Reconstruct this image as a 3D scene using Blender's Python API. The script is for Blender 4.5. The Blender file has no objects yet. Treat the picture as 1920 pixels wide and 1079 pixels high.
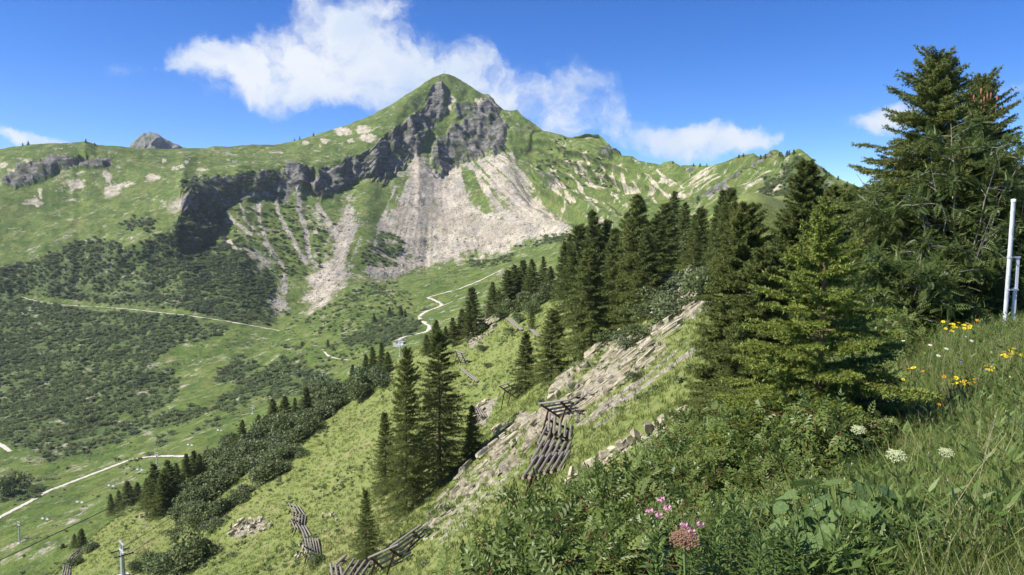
import bpy, bmesh, math, random
import numpy as np
from mathutils import Vector, Matrix, Euler

# ------------------------------------------------------------------ camera, sky, sun, exposure
scene = bpy.context.scene
R = math.radians
FPX = 1423.0; CX = 960.0; CY = 539.5; PITCH = R(5.5)
cam_data = bpy.data.cameras.new('camera')
cam_data.sensor_width = 36.0
cam_data.lens = 36.0 * FPX / 1920.0
cam_data.clip_start = 0.05
cam_data.clip_end = 20000.0
cam = bpy.data.objects.new('camera', cam_data)
cam.rotation_euler = (math.pi / 2 - PITCH, 0, 0)
scene.collection.objects.link(cam)
scene.camera = cam

SUN_EL = R(44.0)
SUN_AZ = R(-103.0)            # clockwise from +Y (the view direction); sun stands to the left, a little behind
world = bpy.data.worlds.new('World'); scene.world = world; world.use_nodes = True
scene.view_settings.view_transform = 'Standard'
scene.view_settings.look = 'None'
scene.view_settings.exposure = 0.95
scene.view_settings.gamma = 1.0
sun_l = bpy.data.lights.new('sun', 'SUN')
sun_l.energy = 4.6; sun_l.angle = R(0.53); sun_l.color = (1.0, 0.955, 0.87)
sun = bpy.data.objects.new('sun', sun_l)
sdir = Vector((math.cos(SUN_EL) * math.sin(SUN_AZ), math.cos(SUN_EL) * math.cos(SUN_AZ), math.sin(SUN_EL)))
sun.rotation_euler = (-sdir).to_track_quat('-Z', 'Y').to_euler()
scene.collection.objects.link(sun)
scene.cycles.max_bounces = 5
scene.cycles.diffuse_bounces = 3
scene.cycles.glossy_bounces = 2
scene.cycles.transmission_bounces = 3
scene.cycles.transparent_max_bounces = 4
scene.cycles.use_denoising = True

_cp, _sp = math.cos(PITCH), math.sin(PITCH)
def P(px, py, depth):
    """point seen at pixel (px, py) of the 1920 px photograph, `depth` metres ahead along +Y"""
    px = np.asarray(px, float); py = np.asarray(py, float); depth = np.asarray(depth, float)
    u = (px - CX) / FPX; v = (CY - py) / FPX
    y = _cp + v * _sp; z = -_sp + v * _cp
    s = depth / y
    return np.stack([u * s, depth + 0 * s, z * s], -1)
def proj(p):
    p = np.asarray(p, float)
    f = p[..., 1] * _cp - p[..., 2] * _sp
    f = np.where(np.abs(f) < 1e-6, 1e-6, f)
    up = p[..., 1] * _sp + p[..., 2] * _cp
    return CX + FPX * p[..., 0] / f, CY - FPX * up / f

# sky with clouds fixed to world directions
def build_world():
    nt = world.node_tree; N = nt.nodes; Lk = nt.links; N.clear()
    out = N.new('ShaderNodeOutputWorld'); bg = N.new('ShaderNodeBackground'); bg.inputs[1].default_value = 0.13
    sky = N.new('ShaderNodeTexSky'); sky.sky_type = 'NISHITA'; sky.sun_disc = False
    sky.sun_elevation = SUN_EL; sky.sun_rotation = SUN_AZ % (2 * math.pi); sky.altitude = 1800
    sky.air_density = 0.75; sky.dust_density = 0.0; sky.ozone_density = 4.5
    tc = N.new('ShaderNodeTexCoord'); sep = N.new('ShaderNodeSeparateXYZ'); Lk.new(tc.outputs['Generated'], sep.inputs[0])
    def m(op, a, b=None, c=None, clamp=False):
        n = N.new('ShaderNodeMath'); n.operation = op; n.use_clamp = clamp
        for i, q in enumerate((a, b, c)):
            if q is None: continue
            if isinstance(q, (int, float)): n.inputs[i].default_value = q
            else: Lk.new(q, n.inputs[i])
        return n.outputs[0]
    az = m('ARCTAN2', sep.outputs[0], sep.outputs[1]); el = m('ARCSINE', sep.outputs[2])
    comb = N.new('ShaderNodeCombineXYZ'); Lk.new(az, comb.inputs[0]); Lk.new(el, comb.inputs[1])
    # domain warp so the cloud outlines billow
    wn = N.new('ShaderNodeTexNoise'); wn.inputs['Scale'].default_value = 11; wn.inputs['Detail'].default_value = 6; wn.inputs['Roughness'].default_value = .62
    Lk.new(comb.outputs[0], wn.inputs['Vector'])
    ws = N.new('ShaderNodeVectorMath'); ws.operation = 'SUBTRACT'; Lk.new(wn.outputs['Color'], ws.inputs[0]); ws.inputs[1].default_value = (.5, .5, .5)
    wm = N.new('ShaderNodeVectorMath'); wm.operation = 'MULTIPLY'; Lk.new(ws.outputs[0], wm.inputs[0]); wm.inputs[1].default_value = (.10, .075, 0)
    wa = N.new('ShaderNodeVectorMath'); wa.operation = 'ADD'; Lk.new(comb.outputs[0], wa.inputs[0]); Lk.new(wm.outputs[0], wa.inputs[1])
    blobs = [(640,62,100,72,1),(570,110,110,66,1),(700,112,120,80,1),(440,118,115,42,1),(362,120,60,30,.9),(600,168,190,44,1),
             (770,140,115,75,1),(850,150,100,70,1),(935,178,85,50,.8),(690,8,95,34,.75),(1000,180,90,50,.62),(1070,160,85,50,.55),(1090,210,110,48,.62),
             (1040,245,110,36,.58),(1160,245,80,32,.55),(1210,258,80,28,.75),(1290,268,120,30,.95),(1395,268,68,26,1.0),(1655,228,66,27,1.0),(30,268,110,12,.7),
             (270,128,40,18,.3),(1860,165,90,22,.3),
             (-700,180,260,50,1),(-420,60,160,60,.9),(2500,120,240,60,1),(2900,220,260,40,.9),(-1500,150,260,60,1),(3600,100,300,70,1)]
    acc = None
    for (px, py, rx, ry, w) in blobs:
        if -200 < px < 2100:
            d = P(px, py, 1.0); a0 = math.atan2(d[0], d[1]); e0 = math.asin(d[2] / np.linalg.norm(d))
        else:
            a0 = (px - CX) / 1250.0; e0 = (402 - py) / 1423.0
        s = N.new('ShaderNodeVectorMath'); s.operation = 'SUBTRACT'; Lk.new(wa.outputs[0], s.inputs[0]); s.inputs[1].default_value = (a0, e0, 0)
        k = N.new('ShaderNodeVectorMath'); k.operation = 'MULTIPLY'; Lk.new(s.outputs[0], k.inputs[0]); k.inputs[1].default_value = (FPX / rx, FPX / ry, 0)
        l = N.new('ShaderNodeVectorMath'); l.operation = 'DOT_PRODUCT'; Lk.new(k.outputs[0], l.inputs[0]); Lk.new(k.outputs[0], l.inputs[1])
        v = m('MULTIPLY', m('SUBTRACT', 1.42, l.outputs['Value']), w)
        v = m('MAXIMUM', v, 0)
        acc = v if acc is None else m('MAXIMUM', acc, v)
    # edge detail
    n2 = N.new('ShaderNodeTexNoise'); n2.inputs['Scale'].default_value = 26; n2.inputs['Detail'].default_value = 8; n2.inputs['Roughness'].default_value = .6
    Lk.new(wa.outputs[0], n2.inputs['Vector'])
    dens = m('ADD', acc, m('MULTIPLY', m('MULTIPLY', m('SUBTRACT', n2.outputs['Fac'], .62), 2.0), m('MULTIPLY', acc, 3.0, clamp=True)))
    mr = N.new('ShaderNodeMapRange'); mr.interpolation_type = 'SMOOTHSTEP'; Lk.new(dens, mr.inputs[0])
    mr.inputs[1].default_value = .0; mr.inputs[2].default_value = 1.12
    fac = m('MULTIPLY', mr.outputs[0], .96, clamp=True)
    # soft grey modelling inside the clouds
    n3 = N.new('ShaderNodeTexNoise'); n3.inputs['Scale'].default_value = 9; n3.inputs['Detail'].default_value = 5
    Lk.new(wa.outputs[0], n3.inputs['Vector'])
    cr = N.new('ShaderNodeValToRGB'); Lk.new(n3.outputs['Fac'], cr.inputs[0])
    cr.color_ramp.elements[0].position = .36; cr.color_ramp.elements[0].color = (2.75, 3.2, 3.85, 1)
    cr.color_ramp.elements[1].position = .60; cr.color_ramp.elements[1].color = (3.65, 3.8, 4.0, 1)
    hs = N.new('ShaderNodeHueSaturation'); hs.inputs['Hue'].default_value = .512; hs.inputs['Saturation'].default_value = 1.28; hs.inputs['Value'].default_value = .73
    Lk.new(sky.outputs[0], hs.inputs['Color'])
    mix = N.new('ShaderNodeMix'); mix.data_type = 'RGBA'
    Lk.new(fac, mix.inputs[0]); Lk.new(hs.outputs[0], mix.inputs[6]); Lk.new(cr.outputs[0], mix.inputs[7])
    Lk.new(mix.outputs[2], bg.inputs[0]); Lk.new(bg.outputs[0], out.inputs[0])
build_world()
world.cycles.sampling_method = 'MANUAL'; world.cycles.sample_map_resolution = 512

# ------------------------------------------------------------------ helpers
rng = np.random.default_rng(7); rnd = random.Random(7)
COL = scene.collection
def tag(o, label=None, cat=None, group=None, kind=None):
    if label: o['label'] = label
    if cat: o['category'] = cat
    if group: o['group'] = group
    if kind: o['kind'] = kind
    return o
def mk_mesh(name, verts, faces, mats=(), smooth=False, attrs=None, mat_idx=None):
    """faces: list of int arrays (n,3) / (n,4)"""
    me = bpy.data.meshes.new(name)
    verts = np.asarray(verts, np.float32).reshape(-1, 3)
    if isinstance(faces, np.ndarray): faces = [faces]
    faces = [np.asarray(f, np.int32) for f in faces if len(f)]
    me.vertices.add(len(verts)); me.vertices.foreach_set('co', verts.ravel())
    loops = np.concatenate([f.ravel() for f in faces]) if faces else np.zeros(0, np.int32)
    tot = np.concatenate([np.full(len(f), f.shape[1], np.int32) for f in faces]) if faces else np.zeros(0, np.int32)
    me.loops.add(len(loops)); me.loops.foreach_set('vertex_index', loops)
    me.polygons.add(len(tot))
    st = np.zeros(len(tot), np.int32); st[1:] = np.cumsum(tot)[:-1]
    me.polygons.foreach_set('loop_start', st)
    me.polygons.foreach_set('use_smooth', np.full(len(tot), bool(smooth)))
    if mat_idx is not None: me.polygons.foreach_set('material_index', np.asarray(mat_idx, np.int32))
    for m_ in mats: me.materials.append(m_)
    if attrs:
        for k, a in attrs.items():
            a = np.asarray(a, np.float32)
            if a.ndim == 1:
                at = me.attributes.new(k, 'FLOAT', 'POINT'); at.data.foreach_set('value', a)
            else:
                at = me.attributes.new(k, 'FLOAT_COLOR', 'POINT'); at.data.foreach_set('color', a.ravel())
    me.update(calc_edges=True); me.validate()
    return me
def obj(name, me, parent=None, loc=None, rot=None, scl=None):
    o = bpy.data.objects.new(name, me)
    if loc is not None: o.location = loc
    if rot is not None: o.rotation_euler = rot
    if scl is not None: o.scale = scl if hasattr(scl, '__len__') else (scl,) * 3
    if parent is not None: o.parent = parent
    COL.objects.link(o)
    return o
def empty(name, loc, rz=0, scl=1.0):
    o = bpy.data.objects.new(name, None); o.empty_display_size = .3
    o.location = loc; o.rotation_euler = (0, 0, rz)
    o.scale = scl if hasattr(scl, '__len__') else (scl,) * 3
    COL.objects.link(o); return o

# --- numpy noise
def _hash(ix, iy, iz, seed):
    h = (ix.astype(np.int64) * 374761393 + iy.astype(np.int64) * 668265263 + iz.astype(np.int64) * 2147483647 + seed * 974711) & 0xffffffff
    h = ((h ^ (h >> 13)) * 1274126177) & 0xffffffff
    h = ((h ^ (h >> 16)) * 2246822519) & 0xffffffff
    return ((h ^ (h >> 15)) & 0xffffff) / float(0xffffff)
def vnoise(x, y, z=None, seed=0):
    if z is None: z = np.zeros_like(x)
    ix, iy, iz = np.floor(x), np.floor(y), np.floor(z)
    fx, fy, fz = x - ix, y - iy, z - iz
    fx = fx * fx * fx * (fx * (fx * 6 - 15) + 10); fy = fy * fy * fy * (fy * (fy * 6 - 15) + 10); fz = fz * fz * fz * (fz * (fz * 6 - 15) + 10)
    def h(a, b, c): return _hash(ix + a, iy + b, iz + c, seed)
    x00 = h(0,0,0) * (1 - fx) + h(1,0,0) * fx; x10 = h(0,1,0) * (1 - fx) + h(1,1,0) * fx
    x01 = h(0,0,1) * (1 - fx) + h(1,0,1) * fx; x11 = h(0,1,1) * (1 - fx) + h(1,1,1) * fx
    return ((x00 * (1 - fy) + x10 * fy) * (1 - fz) + (x01 * (1 - fy) + x11 * fy) * fz) * 2 - 1
def fbm(x, y, z=None, oct=4, seed=0, gain=.5):
    s = 0; a = 1; t = 0
    for i in range(oct):
        k = 2.03 ** i
        s = s + a * vnoise(x * k + 17.3 * i, y * k + 5.1 * i, None if z is None else z * k, seed + i); t += a; a *= gain
    return s / t
def ridged(x, y, z, oct=3, seed=0):
    s = 0; a = 1; t = 0
    for i in range(oct):
        k = 2.1 ** i
        s = s + a * (1 - np.abs(vnoise(x * k, y * k, z * k, seed + i)) * 2); t += a; a *= .5
    return s / t
def sstep(a, b, x):
    t = np.clip((x - a) / (b - a), 0, 1); return t * t * (3 - 2 * t)
def poly_sd(px, py, poly):
    """signed distance in px, positive inside"""
    poly = np.asarray(poly, float); shp = px.shape; X = px.ravel(); Y = py.ravel()
    lo = poly.min(0) - 60; hi = poly.max(0) + 60
    sel = np.where((X > lo[0]) & (X < hi[0]) & (Y > lo[1]) & (Y < hi[1]))[0]
    out = np.full(X.shape, -60.0)
    if len(sel) == 0: return out.reshape(shp)
    x = X[sel]; y = Y[sel]; d2 = np.full(x.shape, 1e12); ins = np.zeros(x.shape, bool)
    for i in range(len(poly)):
        a = poly[i]; b = poly[(i + 1) % len(poly)]; e = b - a
        t = np.clip(((x - a[0]) * e[0] + (y - a[1]) * e[1]) / max(e @ e, 1e-9), 0, 1)
        d2 = np.minimum(d2, (x - a[0] - t * e[0]) ** 2 + (y - a[1] - t * e[1]) ** 2)
        c = (a[1] > y) != (b[1] > y)
        with np.errstate(divide='ignore', invalid='ignore'):
            xi = a[0] + (y - a[1]) * e[0] / (e[1] if abs(e[1]) > 1e-9 else 1e-9)
        ins ^= c & (x < xi)
    d = np.sqrt(d2); out[sel] = np.where(ins, d, -d)
    return out.reshape(shp)
def line_d(px, py, pl):
    pl = np.asarray(pl, float); d2 = np.full(px.shape, 1e12)
    for a, b in zip(pl[:-1], pl[1:]):
        e = b - a; t = np.clip(((px - a[0]) * e[0] + (py - a[1]) * e[1]) / max(e @ e, 1e-9), 0, 1)
        d2 = np.minimum(d2, (px - a[0] - t * e[0]) ** 2 + (py - a[1] - t * e[1]) ** 2)
    return np.sqrt(d2)

# --- node materials
class NB:
    def __init__(s, name):
        s.m = bpy.data.materials.new(name); s.m.use_nodes = True; s.nt = s.m.node_tree; s.N = s.nt.nodes; s.L = s.nt.links; s.N.clear()
        s.out = s.N.new('ShaderNodeOutputMaterial')
    def set(s, sock, v):
        if hasattr(v, 'is_linked') or isinstance(v, bpy.types.NodeSocket): s.L.new(v, sock)
        else: sock.default_value = v
    def noise(s, scale, detail=4, rough=.55, vec=None, dist=0):
        n = s.N.new('ShaderNodeTexNoise'); n.inputs['Scale'].default_value = scale; n.inputs['Detail'].default_value = detail
        n.inputs['Roughness'].default_value = rough; n.inputs['Distortion'].default_value = dist
        if vec is not None: s.L.new(vec, n.inputs['Vector'])
        return n.outputs['Fac']
    def voro(s, scale, vec=None, feature='F1', out='Distance'):
        n = s.N.new('ShaderNodeTexVoronoi'); n.inputs['Scale'].default_value = scale; n.feature = feature
        if vec is not None: s.L.new(vec, n.inputs['Vector'])
        return n.outputs[out]
    def pos(s): return s.N.new('ShaderNodeNewGeometry').outputs['Position']
    def objco(s): return s.N.new('ShaderNodeTexCoord').outputs['Object']
    def mapping(s, vec, scale=(1,1,1), rot=(0,0,0), loc=(0,0,0)):
        n = s.N.new('ShaderNodeMapping'); s.L.new(vec, n.inputs[0]); n.inputs['Scale'].default_value = scale; n.inputs['Rotation'].default_value = rot
        n.inputs['Location'].default_value = loc
        return n.outputs[0]
    def mr(s, v, a, b, c=0, d=1, smooth=False):
        n = s.N.new('ShaderNodeMapRange'); s.L.new(v, n.inputs[0]); n.inputs[1].default_value = a; n.inputs[2].default_value = b
        n.inputs[3].default_value = c; n.inputs[4].default_value = d
        if smooth: n.interpolation_type = 'SMOOTHSTEP'
        return n.outputs[0]
    def math(s, op, a, b=0.0, clamp=False):
        n = s.N.new('ShaderNodeMath'); n.operation = op; n.use_clamp = clamp; s.set(n.inputs[0], a); s.set(n.inputs[1], b); return n.outputs[0]
    def mix(s, f, a, b, mode='MIX'):
        n = s.N.new('ShaderNodeMix'); n.data_type = 'RGBA'; n.blend_type = mode
        s.set(n.inputs[0], f)
        for i, q in ((6, a), (7, b)):
            if isinstance(q, tuple) and len(q) == 3: q = q + (1,)
            s.set(n.inputs[i], q)
        return n.outputs[2]
    def attr(s, name, out='Fac'):
        n = s.N.new('ShaderNodeAttribute'); n.attribute_name = name; return n.outputs[out]
    def attr_inst(s): return s.N.new('ShaderNodeObjectInfo').outputs['Random']
    def bump(s, h, strength=.5, dist=.1):
        n = s.N.new('ShaderNodeBump'); n.inputs['Strength'].default_value = strength; n.inputs['Distance'].default_value = dist
        s.L.new(h, n.inputs['Height']); return n.outputs[0]
    def pbsdf(s, col, rough=.8, normal=None, metal=0.0, spec=.3):
        b = s.N.new('ShaderNodeBsdfPrincipled')
        if isinstance(col, tuple) and len(col) == 3: col = col + (1,)
        s.set(b.inputs['Base Color'], col); s.set(b.inputs['Roughness'], rough); s.set(b.inputs['Metallic'], metal)
        b.inputs['Specular IOR Level'].default_value = spec
        if normal is not None: s.L.new(normal, b.inputs['Normal'])
        return b.outputs[0]
    def done(s, sh): s.L.new(sh, s.out.inputs[0]); return s.m
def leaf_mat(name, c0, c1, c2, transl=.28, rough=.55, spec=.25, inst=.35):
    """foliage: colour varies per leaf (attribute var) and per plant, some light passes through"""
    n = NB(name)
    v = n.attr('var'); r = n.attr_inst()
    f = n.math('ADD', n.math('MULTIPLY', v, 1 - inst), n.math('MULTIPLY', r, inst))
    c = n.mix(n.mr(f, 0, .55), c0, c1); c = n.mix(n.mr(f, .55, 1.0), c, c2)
    d = n.pbsdf(c, rough, spec=spec)
    t = n.N.new('ShaderNodeBsdfTranslucent'); n.L.new(n.mix(.5, c, (.35, .42, .05), 'MULTIPLY') if False else c, t.inputs[0])
    mx = n.N.new('ShaderNodeMixShader'); mx.inputs[0].default_value = transl
    n.L.new(d, mx.inputs[1]); n.L.new(t.outputs[0], mx.inputs[2])
    return n.done(mx.outputs[0])
# ------------------------------------------------------------------ far terrain: mountain, valley, piste
def ln(*pts):
    a = np.array(pts, float); return a
SKY = ln((-350,305,1250),(0,281,1300),(60,270,1300),(130,270,1305),(160,266,1310),(182,273,1320),(240,277,1340),(330,281,1390),(385,279,1395),
 (403,275,1400),(430,276,1405),(470,271,1430),(520,271,1470),(560,262,1500),(600,250,1520),(660,233,1540),(700,216,1560),(745,190,1575),(775,170,1590),(800,153,1600),(818,144,1608),(832,141,1610),
 (848,144,1608),(862,151,1605),(875,158,1600),(890,170,1595),(903,176,1590),(916,177,1585),(930,193,1570),(944,206,1555),(958,208,1545),(970,207,1535),(985,220,1515),(1003,230,1500),(1020,246,1470),
 (1045,253,1440),(1065,258,1420),(1080,257,1400),(1100,252,1370),(1123,252,1345),(1135,264,1330),(1150,281,1300),(1170,293,1280),(1190,300,1250),(1215,304,1210),(1235,308,1180),(1260,303,1130),(1275,312,1100),
 (1300,309,1060),(1335,311,990),(1360,303,930),(1385,294,880),(1412,287,840),(1428,297,810),(1445,293,780),(1455,289,760),(1470,292,720),(1500,282,660),(1515,290,640),(1530,305,610),(1550,320,580),(1570,333,550),(1600,347,500),
 (1650,370,460),(1800,420,420),(2300,450,380))
K3 = ln((-350,400,1080),(0,395,1110),(100,385,1130),(220,375,1150),(320,345,1180),(345,322,1230),(370,312,1290),(450,300,1320),(533,288,1375),(633,262,1425),(690,240,1465),(720,222,1490),(760,192,1535),(800,162,1585),
 (830,150,1598),(870,165,1590),(905,184,1575),(945,212,1540),(1000,240,1485),(1060,266,1415),(1120,264,1335),(1200,314,1215),(1300,320,1030),(1400,300,825),(1500,293,640),(1600,360,480),(1800,440,400),(2300,470,360))
K4 = ln((-350,520,930),(0,517,955),(85,493,975),(190,489,985),(247,458,1000),(333,431,1015),(344,385,1085),(367,342,1190),(450,326,1240),(533,311,1300),(633,300,1345),(690,281,1385),(720,255,1430),(760,222,1490),(790,203,1530),
 (805,180,1565),(830,168,1580),(870,186,1565),(905,196,1555),(945,220,1520),(965,232,1500),(1000,256,1455),(1060,282,1385),(1120,285,1305),(1200,330,1180),(1300,336,1000),(1400,312,800),(1500,308,620),(1600,380,460),(1800,460,380),(2300,490,340))
K5 = ln((-350,570,905),(0,566,925),(190,553,940),(233,516,965),(300,506,975),(350,490,985),(380,466,1040),(405,420,1120),(443,377,1205),(507,377,1225),(560,377,1250),(625,366,1290),(660,345,1335),(690,336,1350),(720,328,1370),
 (760,300,1418),(785,290,1432),(800,296,1432),(830,316,1428),(860,304,1438),(900,296,1440),(945,288,1430),(965,302,1405),(1000,325,1370),(1060,340,1310),(1120,350,1230),(1200,368,1110),(1300,372,930),(1400,352,720),(1500,345,580),(1600,410,430),(1800,490,350),(2300,520,310))
K6 = ln((-350,660,780),(0,645,800),(200,612,830),(350,585,860),(450,575,880),(520,592,890),(580,582,910),(650,545,960),(700,528,1010),(800,506,1110),(900,482,1130),(1000,456,1100),(1050,441,1010),(1070,441,960),(1120,446,880),(1200,437,770),(1300,415,640),
 (1400,410,530),(1500,425,440),(1600,450,370),(1800,520,300),(2300,560,270))
K7 = ln((-350,830,560),(0,790,600),(100,775,605),(200,755,615),(350,715,640),(500,685,660),(600,650,690),(700,605,740),(800,562,820),(900,530,850),(950,508,860),(1050,478,830),(1120,475,760),(1200,470,640),(1300,460,540),(1400,460,450),(1600,500,320),(1800,560,260),(2300,600,230))
K8 = ln((-350,960,420),(0,905,450),(100,882,465),(200,855,480),(350,790,520),(420,765,535),(500,740,550),(600,710,565),(700,675,580),(760,655,590),(900,615,590),(1000,580,560),(1200,530,450),(1400,520,360),(1600,560,270),(2300,640,200))
K9 = ln((-350,1120,310),(0,1050,330),(100,1010,340),(200,965,355),(300,915,385),(400,865,410),(500,805,440),(600,775,450),(700,725,460),(900,665,450),(1200,580,350),(1600,620,230),(2300,700,170))
lines = [SKY, K3, K4, K5, K6, K7, K8, K9]
nsub  = [34, 44, 78, 150, 62, 60, 56]
cols = np.concatenate([np.arange(-350, -40, 10.0), np.arange(-40, 1640, 2.6), np.arange(1640, 2300, 14.0)])
pts = []
for i, a in enumerate(lines):
    py = np.interp(cols, a[:, 0], a[:, 1]); d = np.interp(cols, a[:, 0], a[:, 2])
    if i == 0: py = py + fbm(cols / 22, cols * 0 + 3, oct=4, seed=5) * np.interp(cols, [0, 600, 700, 1600], [1.2, 1.2, 3.0, 2.6])
    if 1 <= i <= 3:
        d = d + 16 * fbm(cols / 46, cols * 0 + i * .25, oct=3, seed=61) * np.interp(cols, [300, 500, 1000, 1150], [.6, 1, 1, .3])
    pts.append(P(cols, py, d))
back2 = pts[0] * [1.25, 1.25, 1] + [0, 0, -260]; back1 = pts[0] * [1.035, 1.035, 1] + [0, 0, -22]
front = pts[-1].copy(); sc_ = 150 / pts[-1][:, 1]; front[:, 0] *= sc_; front[:, 1] = 150; front[:, 2] -= 25
pts = [back2, back1] + pts + [front]; nsub = [5, 6] + nsub + [8]
Kp = np.stack(pts)                                   # (n, cols, 3)
dl = np.diff(Kp, axis=0)
tan = np.zeros_like(Kp); tan[0] = dl[0]; tan[-1] = dl[-1]
for i in range(1, len(Kp) - 1):                      # limited tangents: no overshoot
    a, b = dl[i - 1], dl[i]
    t = np.where(a * b > 0, 2 * a * b / np.where(np.abs(a + b) < 1e-9, 1e-9, a + b), 0); tan[i] = t
rows = []; K_of_row = []
for i in range(len(Kp) - 1):
    ts = np.arange(nsub[i]) / nsub[i]
    for t in ts:
        h00 = 2*t**3 - 3*t**2 + 1; h10 = t**3 - 2*t**2 + t; h01 = -2*t**3 + 3*t**2; h11 = t**3 - t**2
        smooth = h00 * Kp[i] + h10 * tan[i] + h01 * Kp[i + 1] + h11 * tan[i + 1]
        lin = Kp[i] * (1 - t) + Kp[i + 1] * t
        rows.append(.55 * smooth + .45 * lin); K_of_row.append(i + t)
rows.append(Kp[-1]); K_of_row.append(len(Kp) - 1)
G = np.stack(rows); K_of_row = np.array(K_of_row)
NR, NC = G.shape[:2]
pxg, pyg = proj(G)
# wobble of the mask outlines
wx = fbm(pxg / 26, pyg / 26, oct=4, seed=11) * 11; wy = fbm(pxg / 26, pyg / 26, oct=4, seed=12) * 11
fx = fbm(pxg / 7, pyg / 7, oct=3, seed=13) * 4; fy = fbm(pxg / 7, pyg / 7, oct=3, seed=14) * 4
angs = np.arctan2(pxg - 815, np.maximum(pyg - 150, 1.0))
sw = fbm(angs * 60, pyg / 120, oct=4, seed=15) * 16 * sstep(250, 330, pyg) * sstep(560, 480, pyg) * sstep(560, 680, pxg)
MX, MY = pxg + wx * .6 + fx + sw, pyg + wy * .6 + fy + sw * .6
def pm(poly, soft=5.0): return sstep(-soft, soft, poly_sd(MX, MY, poly))
vis = (K_of_row > 1.6)[:, None] * np.ones((1, NC))
rock = np.zeros((NR, NC))
for poly, w in [
 ([(690,300),(712,262),(758,226),(798,206),(803,172),(815,160),(830,165),(838,200),(815,235),(800,262),(785,285),(770,272),(740,290),(720,322),(700,334)], 1),
 ([(835,322),(812,308),(806,285),(820,262),(838,255),(842,235),(868,228),(880,198),(900,193),(916,180),(940,203),(950,240),(947,285),(925,292),(918,280),(900,296),(880,300),(850,308)], 1),
 ([(583,350),(598,322),(640,315),(650,296),(692,280),(692,330),(672,342),(640,355),(610,374),(585,365)], 1),
 ([(525,325),(540,306),(588,312),(585,345),(560,352),(538,340)], .8),
 ([(714,345),(718,318),(740,295),(768,290),(762,310),(735,325)], .9),
 ([(820,328),(828,300),(850,300),(838,322)], 1),
 ([(2,346),(22,325),(60,304),(100,297),(150,290),(212,299),(202,316),(150,316),(112,312),(98,328),(70,340),(30,352)], 1),
 ([(855,190),(885,195),(878,212),(850,222)], .55),
 ([(1125,290),(1143,268),(1158,292),(1142,303)], .7),
 ([(1010,330),(1040,325),(1048,350),(1025,365)], .55),
 ([(345,345),(400,333),(455,328),(535,315),(560,345),(535,380),(500,368),(455,380),(425,400),(410,430),(380,462),(340,492),(345,430)], .6),
 ([(955,250),(985,215),(1005,240),(990,280),(965,300)], .35),
 ([(1418,312),(1455,288),(1452,300),(1400,332),(1330,376),(1298,392),(1338,350)], .75),
 ([(1500,300),(1530,310),(1560,335),(1600,352),(1560,352),(1520,330)], .5)]:
    rock = np.maximum(rock, pm(poly, 4) * w)
scree = np.zeros((NR, NC))
for poly, w in [
 ([(778,268),(795,285),(800,300),(830,326),(850,312),(900,298),(940,290),(960,300),(985,340),(1010,370),(1040,395),(1060,418),(1066,436),(1000,452),(930,468),(850,484),(780,503),(700,528),(678,500),(715,452),(700,420),(718,372),(738,340),(765,312)], 1),
 ([(655,366),(665,400),(669,440),(656,482),(650,528),(620,560),(580,584),(576,540),(600,500),(626,462),(612,430),(640,420)], 1),
 ([(463,470),(490,475),(517,496),(480,507)], .9), ([(503,558),(533,525),(541,575),(515,588)], .8),
 ([(318,392),(345,374),(358,380),(350,396),(328,402)], 1), ([(575,395),(600,390),(612,430),(600,440)], .5),
 ([(585,480),(600,470),(600,520),(585,530)], .6)]:
    scree = np.maximum(scree, pm(poly, 17) * w)
scree *= 1 - .95 * pm([(863,312),(886,318),(906,360),(919,398),(900,402),(880,370)], 5)
scree *= 1 - .9 * pm([(1030,390),(1045,350),(1000,330),(985,330),(1005,362)], 6)
scree *= 1 - .85 * pm([(690,420),(705,360),(735,340),(760,330),(745,370),(715,400),(700,440),(735,430),(760,455),(740,490),(690,500),(660,490),(672,440)], 7)
# streaks running down the fall line break the upper scree with grass
ang = np.arctan2(pxg - 815, np.maximum(pyg - 215, 1.0))
strk = fbm(ang * 46, pyg / 160, oct=3, seed=21)
up = sstep(470, 330, pyg) * sstep(640, 700, pxg)
scree *= 1 - .8 * up * sstep(-.05, .35, strk) * sstep(40, 130, np.abs(pxg - (800 + (pyg - 300) * .25)) + 20)
lowhalf = sstep(425, 470, pyg) * sstep(660, 720, pxg) * sstep(900, 760, pxg)
scree *= 1 - .6 * lowhalf * sstep(.1, .5, fbm(pxg / 16, pyg / 9, oct=3, seed=23))
for pl, w in [([(556,335),(562,360),(561,400),(574,440),(580,482)],4.5),([(517,375),(530,420),(556,465),(574,492)],3.5),([(484,380),(488,420),(500,458),(530,500)],3.2),
              ([(598,385),(622,438)],5),([(450,380),(462,415),(485,440)],2),([(533,515),(530,572)],4.5),([(425,400),(445,420),(470,440)],3),([(428,452),(440,470)],3),
              ([(960,290),(970,320),(990,345)],2.5),([(880,310),(930,350),(985,385)],3),([(780,500),(700,470),(720,400),(740,350)],2)]:
    scree = np.maximum(scree, .95 * sstep(w + 2.5, w - 1.5, line_d(pxg + wx * .3 + fx * .7, pyg, pl)))
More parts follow.
